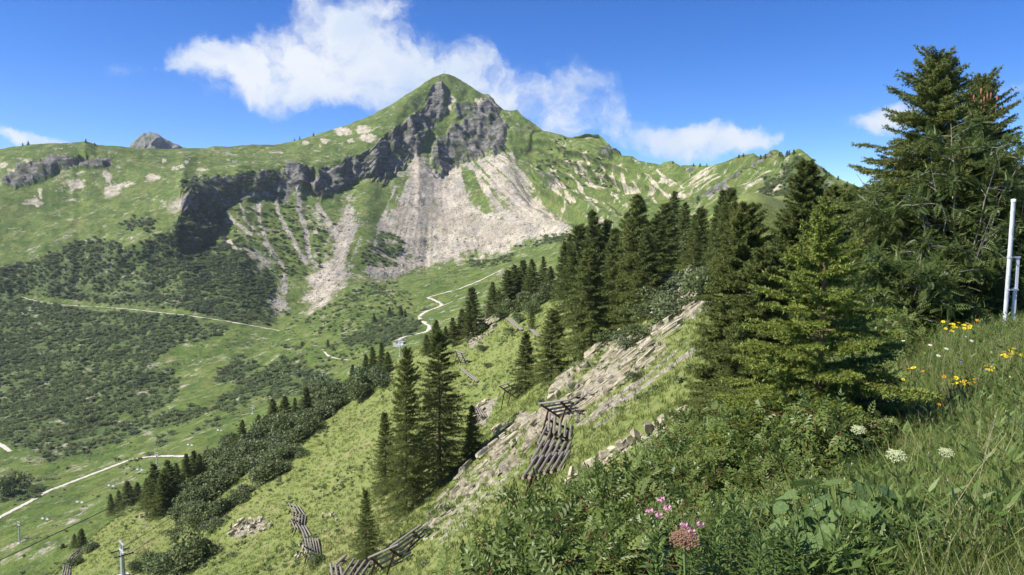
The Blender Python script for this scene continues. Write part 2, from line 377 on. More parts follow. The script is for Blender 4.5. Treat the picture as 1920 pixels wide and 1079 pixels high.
# pale bare scars on the meadows
bare = np.zeros((NR, NC))
for (x, y, rx, ry) in [(60,382,22,5),(75,365,4,14),(210,356,20,9),(235,345,22,5),(288,334,16,6),(310,305,5,4),(140,345,16,9),(200,330,10,12),(300,372,3,2),(5,310,12,4),(22,318,10,4),
                       (640,245,18,7),(680,243,16,6),(690,255,18,8),(575,270,7,5),(610,262,10,4),(600,275,4,3),(655,260,8,4),(430,297,4,3),(380,320,12,3),(350,303,6,4),(330,318,8,3),(342,312,4,3),
                       (1145,330,4,14),(1165,350,3,12),(1185,345,14,4),(1100,300,3,10),(1250,345,18,3),(1110,340,20,4),(1215,352,12,3),(1085,310,5,10),(1265,365,20,4),(1165,335,5,12),(1055,385,12,4),(1045,350,14,9),(1020,335,5,10),
                       (1120,410,10,5),(850,185,8,5),(830,205,10,12),(845,200,3,8),(895,190,7,5),(590,440,4,4)]:
    bare = np.maximum(bare, sstep(1.25, .55, np.hypot((pxg + fx * 1.3 + wx * .4 - x) / rx, (pyg + fy + wy * .4 - y) / ry)))
bowl = pm([(1060,290),(1250,320),(1292,345),(1230,385),(1120,400),(1040,380),(1000,310)], 14)
bst = fbm((pxg - pyg * .9) / 9, (pxg + pyg) / 40, oct=3, seed=33)
bare = np.maximum(bare, .85 * bowl * sstep(.22, .45, bst))
meadow = pm([(-300,300),(0,300),(240,290),(560,270),(700,222),(690,270),(540,300),(340,335),(200,370),(0,400),(-300,420)], 12)
bare = np.maximum(bare, .7 * meadow * sstep(.42, .62, fbm(pxg / 17, pyg / 7, oct=4, seed=35)))
# strata on the ridge to the right
rr = pm([(1270,330),(1390,292),(1500,283),(1500,330),(1420,385),(1300,420),(1235,425)], 8)
st_c = (pyg + (pxg - 1300) * .62)
bare = np.maximum(bare, .8 * rr * sstep(.25, .5, fbm(st_c / 5.5, (pxg - pyg) / 90, oct=3, seed=37)))
shrub = np.zeros((NR, NC))
for poly, w in [
 ([(-340,520),(0,503),(60,490),(130,455),(190,450),(250,462),(300,442),(345,420),(400,455),(440,450),(500,500),(520,540),(540,580),(520,598),(440,600),(400,640),(330,640),(270,690),(240,700),(215,740),(220,780),(120,850),(60,848),(0,830),(-340,860)], 1),
 ([(222,705),(270,690),(322,688),(337,738),(300,768),(215,775)], 1), ([(398,705),(440,660),(482,680),(462,710),(410,722)], 1),
 ([(640,645),(690,612),(740,583),(782,600),(777,625),(720,650),(660,662)], 1), ([(70,858),(130,820),(220,790),(330,768),(392,768),(370,790),(280,802),(200,832),(100,864)], .9),
 ([(470,700),(520,678),(600,690),(640,722),(560,742),(480,742),(430,772),(380,770)], .95),
 ([(345,348),(400,333),(455,326),(540,312),(560,340),(530,352),(500,352),(450,365),(425,390),(420,440),(385,470),(345,500),(280,512),(230,530),(190,560),(150,540),(200,500),(250,470),(340,440)], .5),
 ([(420,395),(560,378),(650,420),(610,500),(520,545),(440,500)], .32), ([(660,492),(720,432),(772,452),(742,492),(680,506)], .45),
 ([(1440,335),(1500,302),(1562,345),(1562,440),(1440,440),(1418,385)], .9), ([(955,462),(1000,446),(1062,436),(1064,450),(1010,463)], .9),
 ([(540,600),(720,545),(800,575),(650,690),(520,690)], .26), ([(230,415),(260,402),(292,410),(278,430),(240,430)], .8),
 ([(75,905),(120,880),(125,872),(90,885),(20,915),(0,905),(0,930),(60,920)], .8), ([(340,805),(400,790),(420,800),(380,815)], .5), ([(265,835),(330,810),(325,825),(280,842)], .8),
 ([(200,862),(300,850),(270,870),(190,885)], .18),([(0,905),(60,900),(78,935),(40,950),(0,945)], .75),([(630,560),(700,530),(760,535),(690,570)], .3),
 ([(1040,270),(1130,290),(1150,330),(1060,345),(1000,310)], .2),([(870,480),(960,478),(930,500),(880,498)], .4)]:
    shrub = np.maximum(shrub, pm(poly, 6) * w)
shrub *= 1 - pm([(330,700),(400,640),(560,610),(600,640),(480,665),(440,655),(395,715),(340,760),(330,720)], 5) * .8
for pl, w in [([(40,558),(120,572),(250,580),(350,592),(430,605),(525,622),(560,628)], 6), ([(0,832),(20,845)], 6)]:
    shrub *= 1 - sstep(w + 3, w - 2, line_d(pxg, pyg, pl))
shrub *= 1 - np.clip(scree * 1.2, 0, 1)
# relief
def normals(A):
    du = np.gradient(A, axis=1); dv = np.gradient(A, axis=0)
    n = np.cross(dv, du); n /= np.maximum(np.linalg.norm(n, axis=2, keepdims=True), 1e-9)
    n[n[..., 2] < 0] *= -1
    return n
X, Y, Z = G[..., 0], G[..., 1], G[..., 2]
nrm = normals(G)
edge = sstep(1.9, 2.25, K_of_row)[:, None]                     # leave the skyline where it is
amp = sstep(200, 700, Y)
disp = amp * (8.5 * fbm(X / 95, Y / 95, Z / 95, oct=4, seed=41) + 1.9 * fbm(X / 18, Y / 18, Z / 18, oct=3, seed=42))
rk = np.clip(rock, 0, 1)
disp += rk * (.12 + .88 * sstep(1340, 1240, pxg)) * (26 * (ridged(X / 55, Y / 90, Z / 170, oct=4, seed=43) - .35) + 7 * ridged(X / 17, Y / 17, Z / 34, oct=3, seed=44) + 3.0 * fbm(X / 60 , Y / 60, Z / 4.5, oct=2, seed=45))
gul = ridged(ang * 9 + .3 * fbm(X / 80, Y / 80, oct=2, seed=47), pyg / 400, pyg * 0, oct=3, seed=46)
disp += edge * sstep(950, 1040, pxg) * sstep(1300, 1150, pxg) * sstep(430, 380, pyg) * 22 * (gul - .4)
disp += scree * (1.0 * fbm(ang * 60, pyg / 90, oct=3, seed=48) + .6 * fbm(X / 3, Y / 3, Z / 3, oct=2, seed=49))
disp += (1 - scree) * (1 - rk) * .5 * fbm(X / 6, Y / 6, Z / 6, oct=2, seed=50) * amp
disp += rr * 4.0 * fbm(st_c / 8, (pxg - pyg) / 120, oct=2, seed=52) * edge
G2 = G + nrm * (disp * (.12 + .88 * edge))[..., None] * vis[..., None]
pxd, pyd = proj(G2)
idx = np.arange(NR * NC).reshape(NR, NC)
quads = np.stack([idx[:-1, :-1], idx[1:, :-1], idx[1:, 1:], idx[:-1, 1:]], -1).reshape(-1, 4)
mask = np.stack([np.clip(rk, 0, 1), np.clip(scree, 0, 1), np.clip(shrub, 0, 1), np.clip(bare, 0, 1)], -1).reshape(-1, 4)

def mountain_mat():
    n = NB('alpine_ground'); p = n.pos()
    sep = n.N.new('ShaderNodeSeparateColor'); n.L.new(n.attr('mask', 'Color'), sep.inputs[0])
    rk_, sc_, sh_ = sep.outputs; ba_ = n.attr('mask', 'Alpha')
    big = n.noise(.012, 4, .6, p); mid = n.noise(.05, 6, .68, p); fine = n.noise(.14, 6, .72, p); grain = n.noise(.5, 5, .75, p)
    g = n.mix(n.mr(big, .42, .58), (.066, .116, .021), (.108, .158, .034))
    g = n.mix(n.mr(mid, .46, .58, 0, .8), g, (.148, .188, .046))
    g = n.mix(n.mr(n.noise(.09, 6, .74, n.mapping(p, loc=(11, 3, 5))), .50, .57, 0, .62), g, (.046, .074, .019))
    g = n.mix(n.mr(fine, .53, .60, 0, .6), g, (.036, .058, .017))
    g = n.mix(n.mr(grain, .50, .60, 0, .45), g, (.175, .185, .06))
    # warm, dry patches
    g = n.mix(n.mr(n.noise(.03, 6, .7, n.mapping(p, loc=(31, 7, 2))), .54, .61, 0, .32), g, (.19, .175, .07))
    sc = n.mix(n.mr(n.noise(.02, 6, .65, p), .44, .56), (.33, .28, .215), (.47, .41, .325))
    sc = n.mix(n.mr(n.noise(.022, 6, .7, n.mapping(p, loc=(2, 8, 1))), .50, .58, 0, .8), sc, (.27, .25, .225))
    sc = n.mix(n.mr(n.noise(.3, 6, .78, p), .50, .58, 0, .8), sc, (.17, .15, .125))
    sc = n.mix(n.mr(n.noise(.55, 4, .75, n.mapping(p, loc=(4, 4, 4))), .54, .60, 0, .7), sc, (.56, .51, .43))
    sc = n.mix(n.mr(n.noise(.11, 7, .75, n.mapping(p, loc=(7, 1, 4))), .57, .62, 0, .75), sc, (.085, .11, .038))
    lay = n.noise(.10, 7, .76, n.mapping(p, scale=(.5, .5, 2.0), rot=(.25, .35, 0)))
    ro = n.mix(n.mr(lay, .43, .56), (.095, .093, .088), (.245, .230, .205))
    ro = n.mix(n.mr(n.noise(.08, 7, .76, p), .52, .60, 0, .8), ro, (.29, .27, .24))
    ro = n.mix(n.mr(n.noise(.045, 7, .72, n.mapping(p, loc=(1, 6, 3))), .50, .56, 0, .85), ro, (.07, .094, .034))
    sh = n.mix(n.mr(fine, .46, .56), (.062, .092, .030), (.105, .142, .048))
    e = n.math('ADD', n.math('MULTIPLY', n.noise(.10, 8, .8, p), .6), n.math('MULTIPLY', n.noise(.04, 5, .7, p), .4))
    def edge(m_, k=4.2, w=.14): return n.mr(n.math('ADD', m_, n.math('MULTIPLY', n.math('SUBTRACT', e, .5), k)), .5 - w, .5 + w, smooth=True)
    c = n.mix(n.math('MULTIPLY', edge(sh_, 2.0), .85), g, sh)
    c = n.mix(edge(ba_, 5.0, .3), c, n.mix(n.mr(fine, .44, .56), (.30, .255, .17), (.47, .43, .34)))
    c = n.mix(edge(sc_, 5.2, .36), c, sc); c = n.mix(edge(rk_, 2.4), c, ro)
    h = n.math('ADD', n.math('MULTIPLY', n.noise(.5, 6, .7, p), 1.0), n.math('MULTIPLY', n.math('MULTIPLY', rk_, n.math('ADD', lay, n.noise(.14, 7, .75, p))), 4.0))
    return n.done(n.pbsdf(c, .92, n.bump(h, .75, 2.2), spec=.12))
M_MOUNT = mountain_mat()
me = mk_mesh('mountain', G2.reshape(-1, 3), [quads], [M_MOUNT], smooth=True, attrs={'mask': mask})
mountain = tag(obj('mountain', me), 'green mountain with grey cliffs and pale scree fans above the valley', 'mountain', kind='structure')

colpx = cols
def far_at(px, py):
    """visible point of the far terrain at a pixel"""
    c = np.interp(px, colpx, np.arange(NC)); c0 = int(min(max(math.floor(c), 0), NC - 2)); f = c - c0
    colp = G2[:, c0] * (1 - f) + G2[:, c0 + 1] * f
    _, yy = proj(colp)
    best = None
    for r in range(NR - 2, 8, -1):                         # from the front backwards
        if (yy[r] >= py) != (yy[r - 1] >= py):
            t = (py - yy[r]) / (yy[r - 1] - yy[r]); best = colp[r] * (1 - t) + colp[r - 1] * t; break
    if best is None: best = colp[np.argmin(np.abs(yy - py))]
    return Vector(best)

# small grey rock peak behind the left ridge
def rock_peak():
    xs = np.linspace(228, 372, 150); prof = np.interp(xs, [228,240,252,268,282,296,306,322,340,358,372], [300,277,262,249,247,250,257,266,273,281,300])
    prof = prof + fbm(xs / 6, xs * 0, oct=3, seed=71) * 1.3
    rowsp = []
    for t in np.linspace(-.35, 1, 60):
        if t < 0: p = P(xs, prof, 2300 - t * 500); p[:, 2] += t * 300
        else: p = P(xs, prof + t * (345 - prof), 2300 - 230 * t)
        rowsp.append(p)
    A = np.stack(rowsp); n_ = normals(A); w = sstep(.0, .2, np.linspace(-.35, 1, 60))[:, None]
    A = A + n_ * (w * (30 * (ridged(A[..., 0] / 60, A[..., 1] / 90, A[..., 2] / 150, oct=4, seed=72) - .3) + 4 * fbm(A[..., 0] / 15, A[..., 1] / 15, A[..., 2] / 15, seed=73)))[..., None]
    r, c = A.shape[:2]; i = np.arange(r * c).reshape(r, c)
    q = np.stack([i[:-1, :-1], i[1:, :-1], i[1:, 1:], i[:-1, 1:]], -1).reshape(-1, 4)
    n = NB('peak_rock'); p = n.pos()
    c_ = n.mix(n.mr(n.noise(.03, 6, .7, p), .35, .65), (.12, .125, .11), (.24, .235, .21)); c_ = n.mix(n.mr(n.noise(.02, 5, .7, n.mapping(p, loc=(5, 9, 1))), .5, .62), c_, (.075, .095, .05))
    m_ = n.done(n.pbsdf(c_, .9, n.bump(n.noise(.09, 6, .7, p), .8, 5), spec=.1))
    tag(obj('rock_peak', mk_mesh('rock_peak', A.reshape(-1, 3), [q], [m_], smooth=True)), 'small grey rocky peak poking up behind the grassy ridge', 'mountain', kind='structure')
rock_peak()

# ------------------------------------------------------------------ near slope: the camera's own ridge and its steep grassy flank
RIDGE = np.array([(0,.6,-1.62),(3,2.6,-1.62),(6,5.2,-1.75),(15,10.5,-2.35),(25,16.5,-3.0),(50,22,-3.2),(100,33,-2.5),(200,62,2),(350,112,15),(500,170,32)])
def softabs(s, w): return np.sqrt(s * s + w * w) - w
def H0(x, y):
    yy = np.clip(y, 0, 500)
    xr = np.interp(yy, RIDGE[:, 0], RIDGE[:, 1]); zr = np.interp(yy, RIDGE[:, 0], RIDGE[:, 2])
    s = x - xr
    k = np.interp(yy, [0, 20, 50, 500], [.62, .8, .8, .8])
    w = np.interp(yy, [0, 12, 30, 500], [2.2, 3.0, 3.0, 8.0])
    dl_ = k * softabs(np.minimum(s, 0), w)
    far = np.maximum(-s - 42, 0); dl_ = dl_ - .30 * softabs(far, 8)
    flat = np.interp(yy, [0, 15, 25, 60], [9, 9, 5, 1])
    dr_ = .55 * softabs(np.maximum(s - flat, 0), 3)
    return zr - dl_ - dr_
CREST = ln((-350,1250,125),(-200,1180,130),(100,1072,145),(200,985,170),(300,915,195),(400,872,205),(500,792,225),(620,745,232),(700,702,234),(790,650,232),(880,617,230),(950,572,228),(1000,548,225),(1060,523,226),(1150,480,236),(1250,452,255),(1350,430,260),(1500,415,260),(2400,400,260))
cr3 = P(CREST[:, 0], CREST[:, 1], CREST[:, 2]); cr_az = np.arctan2(cr3[:, 0], cr3[:, 1]); cr_r = np.hypot(cr3[:, 0], cr3[:, 1])
cr_dz = cr3[:, 2] - H0(cr3[:, 0], cr3[:, 1])
cr_dz[CREST[:, 0] > 1240] = 0
ROCKBAND = [[(1010,775),(1022,742),(1050,722),(1075,688),(1110,662),(1160,628),(1205,600),(1225,560),(1262,540),(1300,500),(1335,492),(1330,560),(1300,600),(1262,640),(1225,690),(1160,735),(1120,760),(1085,795),(1050,800)],
            [(1010,770),(1045,800),(1010,840),(960,870),(930,905),(880,945),(840,985),(805,1010),(785,990),(820,950),(850,905),(880,870),(905,835),(940,800),(985,775)],
            [(868,640),(890,610),(925,585),(940,600),(930,620),(905,645),(885,655)],
            [(420,1005),(445,980),(490,975),(508,990),(480,1005),(440,1012)], [(255,985),(268,962),(282,968),(275,985)]]
def H1(x, y):
    az = np.arctan2(x, np.maximum(y, 1e-3)); r = np.hypot(x, y)
    rc = np.interp(az, cr_az, cr_r); dz = np.interp(az, cr_az, cr_dz)
    q = np.clip(r / rc, 0, 1)
    z = H0(x, y) + dz * sstep(.4, 1.0, q)
    return z, r, rc, az
def Hs(x, y):
    x = np.asarray(x, float); y = np.asarray(y, float)
    z, r, rc, az = H1(x, y)
    over = np.maximum(r - rc, 0)
    z = z - .75 * softabs(over, 14) * sstep(R(22), R(6), az)
    nz = sstep(2, 30, r)
    z = z + nz * (.9 * fbm(x / 17, y / 17, oct=3, seed=81)) + .10 * fbm(x / 1.7, y / 1.7, oct=3, seed=82) + nz * .16 * fbm((x * .3 + y) / 9, (x - z) / .9, oct=2, seed=85)
    return z
def near_hit(px, py, r0=1.5, r1=330):
    """first point of the near slope on the ray through a pixel"""
    ys = np.exp(np.linspace(math.log(r0), math.log(r1), 700)); p = P(px, py, ys)
    h = Hs(p[:, 0], p[:, 1]); under = np.where(p[:, 2] < h)[0]
    if len(under) == 0 or under[0] == 0: return Vector(p[-1 if len(under) == 0 else 0])
    i = under[0]; a = p[i - 1, 2] - h[i - 1]; b = h[i] - p[i, 2]; t = a / (a + b + 1e-9)
    q = p[i - 1] * (1 - t) + p[i] * t
    return Vector((q[0], q[1], float(Hs(q[0], q[1]))))
def ground(x, y): return float(Hs(np.array(float(x)), np.array(float(y))))
azs = np.concatenate([np.radians(np.arange(-80, -38, 1.0)), np.radians(np.arange(-38, 40, .118)), np.radians(np.arange(40, 82, 1.0))])
rs = np.concatenate([np.exp(np.linspace(math.log(.4), math.log(28), 110))[:-1], np.exp(np.linspace(math.log(28), math.log(125), 215))[:-1], np.exp(np.linspace(math.log(125), math.log(420), 95))])
A_, R_ = np.meshgrid(azs, rs); NX = R_ * np.sin(A_); NY = R_ * np.cos(A_)
NZ = Hs(NX, NY)
NG = np.stack([NX, NY, NZ], -1); npx, npy = proj(NG)
w2x = fbm(NX / 3.2, NY / 3.2, oct=4, seed=91) * (FPX / np.maximum(R_, 8)) * .75; w2y = fbm(NX / 3.2, NY / 3.2, oct=4, seed=92) * (FPX / np.maximum(R_, 8)) * .75
nmx, nmy = npx + w2x, npy + w2y
inview = (R_ > 30)
def pn(poly, soft=4): return sstep(-soft, soft, poly_sd(nmx, nmy, poly)) * inview
nrock = np.zeros_like(NX)
brk = sstep(-.12, .22, fbm((NX + NY * .2) / 2.2, (NZ - NX * .8) / .8, oct=4, seed=93))
for bi, poly in enumerate(ROCKBAND): nrock = np.maximum(nrock, pn(poly, 5) * (brk if bi == 1 else .30 + .70 * brk))
ngrav = np.maximum.reduce([.6 * pn([(1050,905),(1120,868),(1200,820),(1300,762),(1318,768),(1245,808),(1185,842),(1120,892),(1060,918)], 4),
                           pn([(1085,800),(1120,765),(1165,737),(1230,692),(1300,640),(1318,650),(1240,705),(1180,745),(1110,795)], 4),
                           pn([(880,800),(900,760),(930,740),(925,770),(905,800)], 4), pn([(870,870),(1000,850),(930,940),(830,1020),(800,1010)], 6) * .42])
ndry = np.maximum.reduce([pn([(1060,940),(1150,890),(1290,790),(1340,790),(1250,850),(1180,915),(1100,960)], 6), .5 * pn([(540,1079),(600,1000),(700,930),(760,960),(720,1079)], 18),
                          .5 * sstep(.15, .5, fbm(NX / 6, NY / 9, oct=4, seed=95)) * inview])
lush = np.clip(.5 + .8 * fbm(NX / 20, NY / 20, oct=3, seed=97), 0, 1)
blocky = np.floor(fbm(NX / 2.6, NY / 4.0, NZ / .9, oct=3, seed=98) * 5) / 5
NG[..., 2] += nrock * (.45 + .95 * blocky + .35 * fbm(NX / .8, NY / .8, oct=2, seed=99))
ngrav = np.maximum(ngrav, nrock * .0)
n_r, n_c = NX.shape; ni = np.arange(n_r * n_c).reshape(n_r, n_c)
nq = np.stack([ni[:-1, :-1], ni[:-1, 1:], ni[1:, 1:], ni[1:, :-1]], -1).reshape(-1, 4)
nmask = np.stack([nrock, ngrav, lush, ndry], -1).reshape(-1, 4)
def slope_mat():
    n = NB('steep_meadow'); p = n.pos()
    sep = n.N.new('ShaderNodeSeparateColor'); n.L.new(n.attr('mask', 'Color'), sep.inputs[0])
    rk_, gr_, lu_ = sep.outputs; dr_ = n.attr('mask', 'Alpha')
    mid = n.noise(.35, 6, .68, p); fine = n.noise(1.6, 6, .74, p); grain = n.noise(5, 4, .75, p)
    strk = n.noise(.8, 5, .68, n.mapping(p, scale=(.9, .16, .9)))
    g = n.mix(lu_, (.180, .215, .052), (.118, .166, .030))
    g = n.mix(n.mr(mid, .46, .58, 0, .7), g, (.195, .22, .06))
    g = n.mix(n.mr(strk, .52, .60, 0, .55), g, (.225, .215, .085))
    g = n.mix(n.mr(fine, .51, .59, 0, .65), g, (.060, .098, .022))
    g = n.mix(n.mr(grain, .54, .61, 0, .55), g, (.31, .31, .15))
    lime = n.mix(n.mr(n.noise(1.3, 6, .7, p), .35, .65), (.22, .19, .13), (.40, .36, .265))
    lime = n.mix(n.mr(n.noise(1.5, 6, .75, n.mapping(p, scale=(.5, .5, 1.6), rot=(.2, -.75, .3))), .50, .56, 0, .85), lime, (.105, .09, .065))
    lime = n.mix(n.mr(n.noise(.7, 5, .7, n.mapping(p, loc=(3, 1, 7))), .55, .68, 0, .85), lime, (.20, .19, .18))
    gv = n.mix(n.mr(n.noise(2.2, 6, .78, p), .45, .57), (.15, .125, .09), (.40, .36, .29))
    e = n.noise(1.1, 5, .7, p)
    def edge(m_): return n.mr(n.math('ADD', m_, n.math('MULTIPLY', n.math('SUBTRACT', e, .5), 3.2)), .36, .64, smooth=True)
    c = n.mix(n.math('MULTIPLY', edge(dr_), .7), g, (.235, .21, .095))
    c = n.mix(edge(gr_), c, gv); c = n.mix(edge(rk_), c, lime)
    h = n.math('ADD', n.noise(3.5, 5, .75, p), n.math('MULTIPLY', n.noise(.9, 5, .7, p), 1.5))
    return n.done(n.pbsdf(c, .9, n.bump(h, .8, .22), spec=.15))
M_SLOPE = slope_mat()
near_slope = tag(obj('hillside', mk_mesh('hillside', NG.reshape(-1, 3), [nq], [M_SLOPE], smooth=True, attrs={'mask': nmask})), 'steep sunlit grassy hillside falling away below the ridge', 'hillside', kind='structure')

# ------------------------------------------------------------------ gravel roads draped on the far terrain
n = NB('gravel'); p = n.pos()
M_GRAVEL = n.done(n.pbsdf(n.mix(n.mr(n.noise(.6, 5, .7, p), .35, .65), (.40, .36, .29), (.56, .52, .45)), .9, n.bump(n.noise(3, 4, .7, p), .5, .1)))
def road(name, label, pl, width, step=3.0, lift=.35):
    pl = np.array(pl, float); seg = np.hypot(*np.diff(pl, axis=0).T); s = np.concatenate([[0], np.cumsum(seg)])
    t = np.arange(0, s[-1], step)
    # smooth the corners
    px = np.interp(t, s, pl[:, 0]); py = np.interp(t, s, pl[:, 1])
    for _ in range(4):
        px[1:-1] = .25 * px[:-2] + .5 * px[1:-1] + .25 * px[2:]; py[1:-1] = .25 * py[:-2] + .5 * py[1:-1] + .25 * py[2:]
    c = np.array([far_at(a, b) for a, b in zip(px, py)])
    for _ in range(2): c[1:-1] = .25 * c[:-2] + .5 * c[1:-1] + .25 * c[2:]
    d = np.gradient(c, axis=0); d[:, 2] = 0; d /= np.maximum(np.linalg.norm(d, axis=1, keepdims=True), 1e-6)
    nn = np.stack([d[:, 1], -d[:, 0], 0 * d[:, 0]], 1)
    V = []
    wv = width * (1 + .22 * np.sin(np.arange(len(c)) * 1.3) * np.sin(np.arange(len(c)) * .37))
    for k in (-1, -.5, 0, .5, 1):
        e = c + nn * (wv * k / 2)[:, None]; e2 = e.copy()
        e2[:, 2] = c[:, 2]
        for j in range(len(e)):
            ex, ey = proj(e[j]);
            col = int(np.clip(np.interp(ex, colpx, np.arange(NC)), 0, NC - 1)); rowsel = np.argmin(np.abs(G2[:, col, 1] - e[j, 1]) + 3 * np.abs(G2[:, col, 2] - e[j, 2]))
            e2[j, 2] = max(.5 * G2[rowsel, col, 2] + .5 * c[j, 2], c[j, 2] - 1.0) + lift
        V.append(e2)
    V = np.stack(V); a, b = V.shape[:2]; i = np.arange(a * b).reshape(a, b)
    q = np.stack([i[:-1, :-1], i[:-1, 1:], i[1:, 1:], i[1:, :-1]], -1).reshape(-1, 4)
    return tag(obj(name, mk_mesh(name, V.reshape(-1, 3), [q], [M_GRAVEL], smooth=True)), label, 'road', kind='structure')
road('gravel_road', 'pale gravel road sweeping across the lower grassy piste', [(-40,990),(0,972),(60,940),(90,922),(150,899),(200,880),(240,864),(280,857),(320,856),(356,857)], 3.0)
road('gravel_road', 'pale gravel road winding up the green knoll below the scree', [(744,640),(757,633),(800,623),(807,613),(791,602),(784,594),(800,584),(822,577),(829,572),(815,564),(801,558)], 3.6, 2.0)
road('gravel_road', 'pale gravel road climbing straight along the upper piste', [(803,558),(830,551),(860,543),(900,527),(940,507),(962,498)], 3.0)
road('footpath', 'short gravel branch curving back from the road bend', [(826,575),(845,567),(865,560),(900,549)], 2.0)
road('footpath', 'narrow footpath crossing the alder thicket in the valley', [(40,557),(70,566),(120,573),(180,576),(250,581),(310,588),(350,592),(430,604),(480,613),(525,621)], 2.2)
road('footpath', 'short worn path on the grass below the knoll', [(607,655),(614,668),(630,673),(655,677)], 2.0)
road('footpath', 'pale track at the edge of the lower valley thicket', [(-10,828),(8,838),(20,848)], 3.0)
# ------------------------------------------------------------------ plant builders
def unit(v): return v / np.maximum(np.linalg.norm(v, axis=-1, keepdims=True), 1e-9)
def rand_unit(n): return unit(rng.normal(size=(n, 3)))
def needles(base, direc, n_per, length, width, spread=.9, flat=.6, along=None):
    """thin triangles along twigs. base (m,3), direc (m,3) full twig vector; returns verts, faces, var"""
    m = len(base); t = rng.random((m, n_per, 1)) ** .9
    o = base[:, None] + direc[:, None] * t
    d = unit(direc)[:, None]
    r = rng.normal(size=(m, n_per, 3)); r[..., 2] *= flat
    r = r - (r * d).sum(-1, keepdims=True) * d; r = unit(r)
    nd = unit(d * (1 - spread * .45) + r * spread)
    L = length * rng.uniform(.7, 1.2, (m, n_per, 1))
    s = unit(np.cross(nd, rng.normal(size=(m, n_per, 3)) * .55 + np.array([-.25, -.1, .8]) + r * .35)) * width * .5
    v = np.stack([o - s, o + s, o + nd * L], 2).reshape(-1, 3)
    f = np.arange(len(v)).reshape(-1, 3)
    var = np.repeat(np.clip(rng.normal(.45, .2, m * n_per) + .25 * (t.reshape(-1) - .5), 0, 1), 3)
    return v, f, var
def tube(pts, radii, sides=5):
    pts = np.asarray(pts, float); n = len(pts); d = np.gradient(pts, axis=0); d = unit(d)
    ref = np.where(np.abs(d[:, 2:3]) > .9, np.array([[1., 0, 0]]), np.array([[0, 0, 1.]]))
    a = unit(np.cross(d, ref)); b = np.cross(d, a)
    th = np.arange(sides) * 2 * math.pi / sides
    v = pts[:, None] + (a[:, None] * np.cos(th)[None, :, None] + b[:, None] * np.sin(th)[None, :, None]) * np.asarray(radii)[:, None, None]
    i = np.arange(n * sides).reshape(n, sides); j = np.roll(i, -1, 1)
    f = np.stack([i[:-1], j[:-1], j[1:], i[1:]], -1).reshape(-1, 4)
    return v.reshape(-1, 3), f
class Bag:
    def __init__(s): s.v = []; s.f3 = []; s.f4 = []; s.var = []; s.n = 0
    def add(s, v, f, var=.5):
        f = np.asarray(f); (s.f3 if f.shape[1] == 3 else s.f4).append(f + s.n); s.v.append(v); s.n += len(v)
        s.var.append(np.full(len(v), var) if np.isscalar(var) else var)
    def mesh(s, name, mats, smooth=False):
        fs = []
        if s.f3: fs.append(np.concatenate(s.f3))
        if s.f4: fs.append(np.concatenate(s.f4))
        return mk_mesh(name, np.concatenate(s.v), fs, mats, smooth, {'var': np.concatenate(s.var)})
n = NB('spruce_bark'); p = n.objco()
M_BARK = n.done(n.pbsdf(n.mix(n.mr(n.noise(6, 5, .7, n.mapping(p, scale=(4, 4, .7))), .35, .65), (.055, .042, .032), (.17, .14, .115)), .9, n.bump(n.noise(20, 4, .7, p), .6, .03)))
n = NB('grey_bark'); p = n.objco()
M_GBARK = n.done(n.pbsdf(n.mix(n.mr(n.noise(5, 5, .7, n.mapping(p, scale=(4, 4, .9))), .35, .65), (.13, .12, .10), (.30, .28, .25)), .85))
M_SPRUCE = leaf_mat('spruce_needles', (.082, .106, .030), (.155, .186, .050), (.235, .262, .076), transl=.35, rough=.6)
M_SPRUCE_Y = leaf_mat('young_spruce_needles', (.15, .195, .036), (.25, .30, .062), (.34, .38, .10), transl=.38, rough=.55)

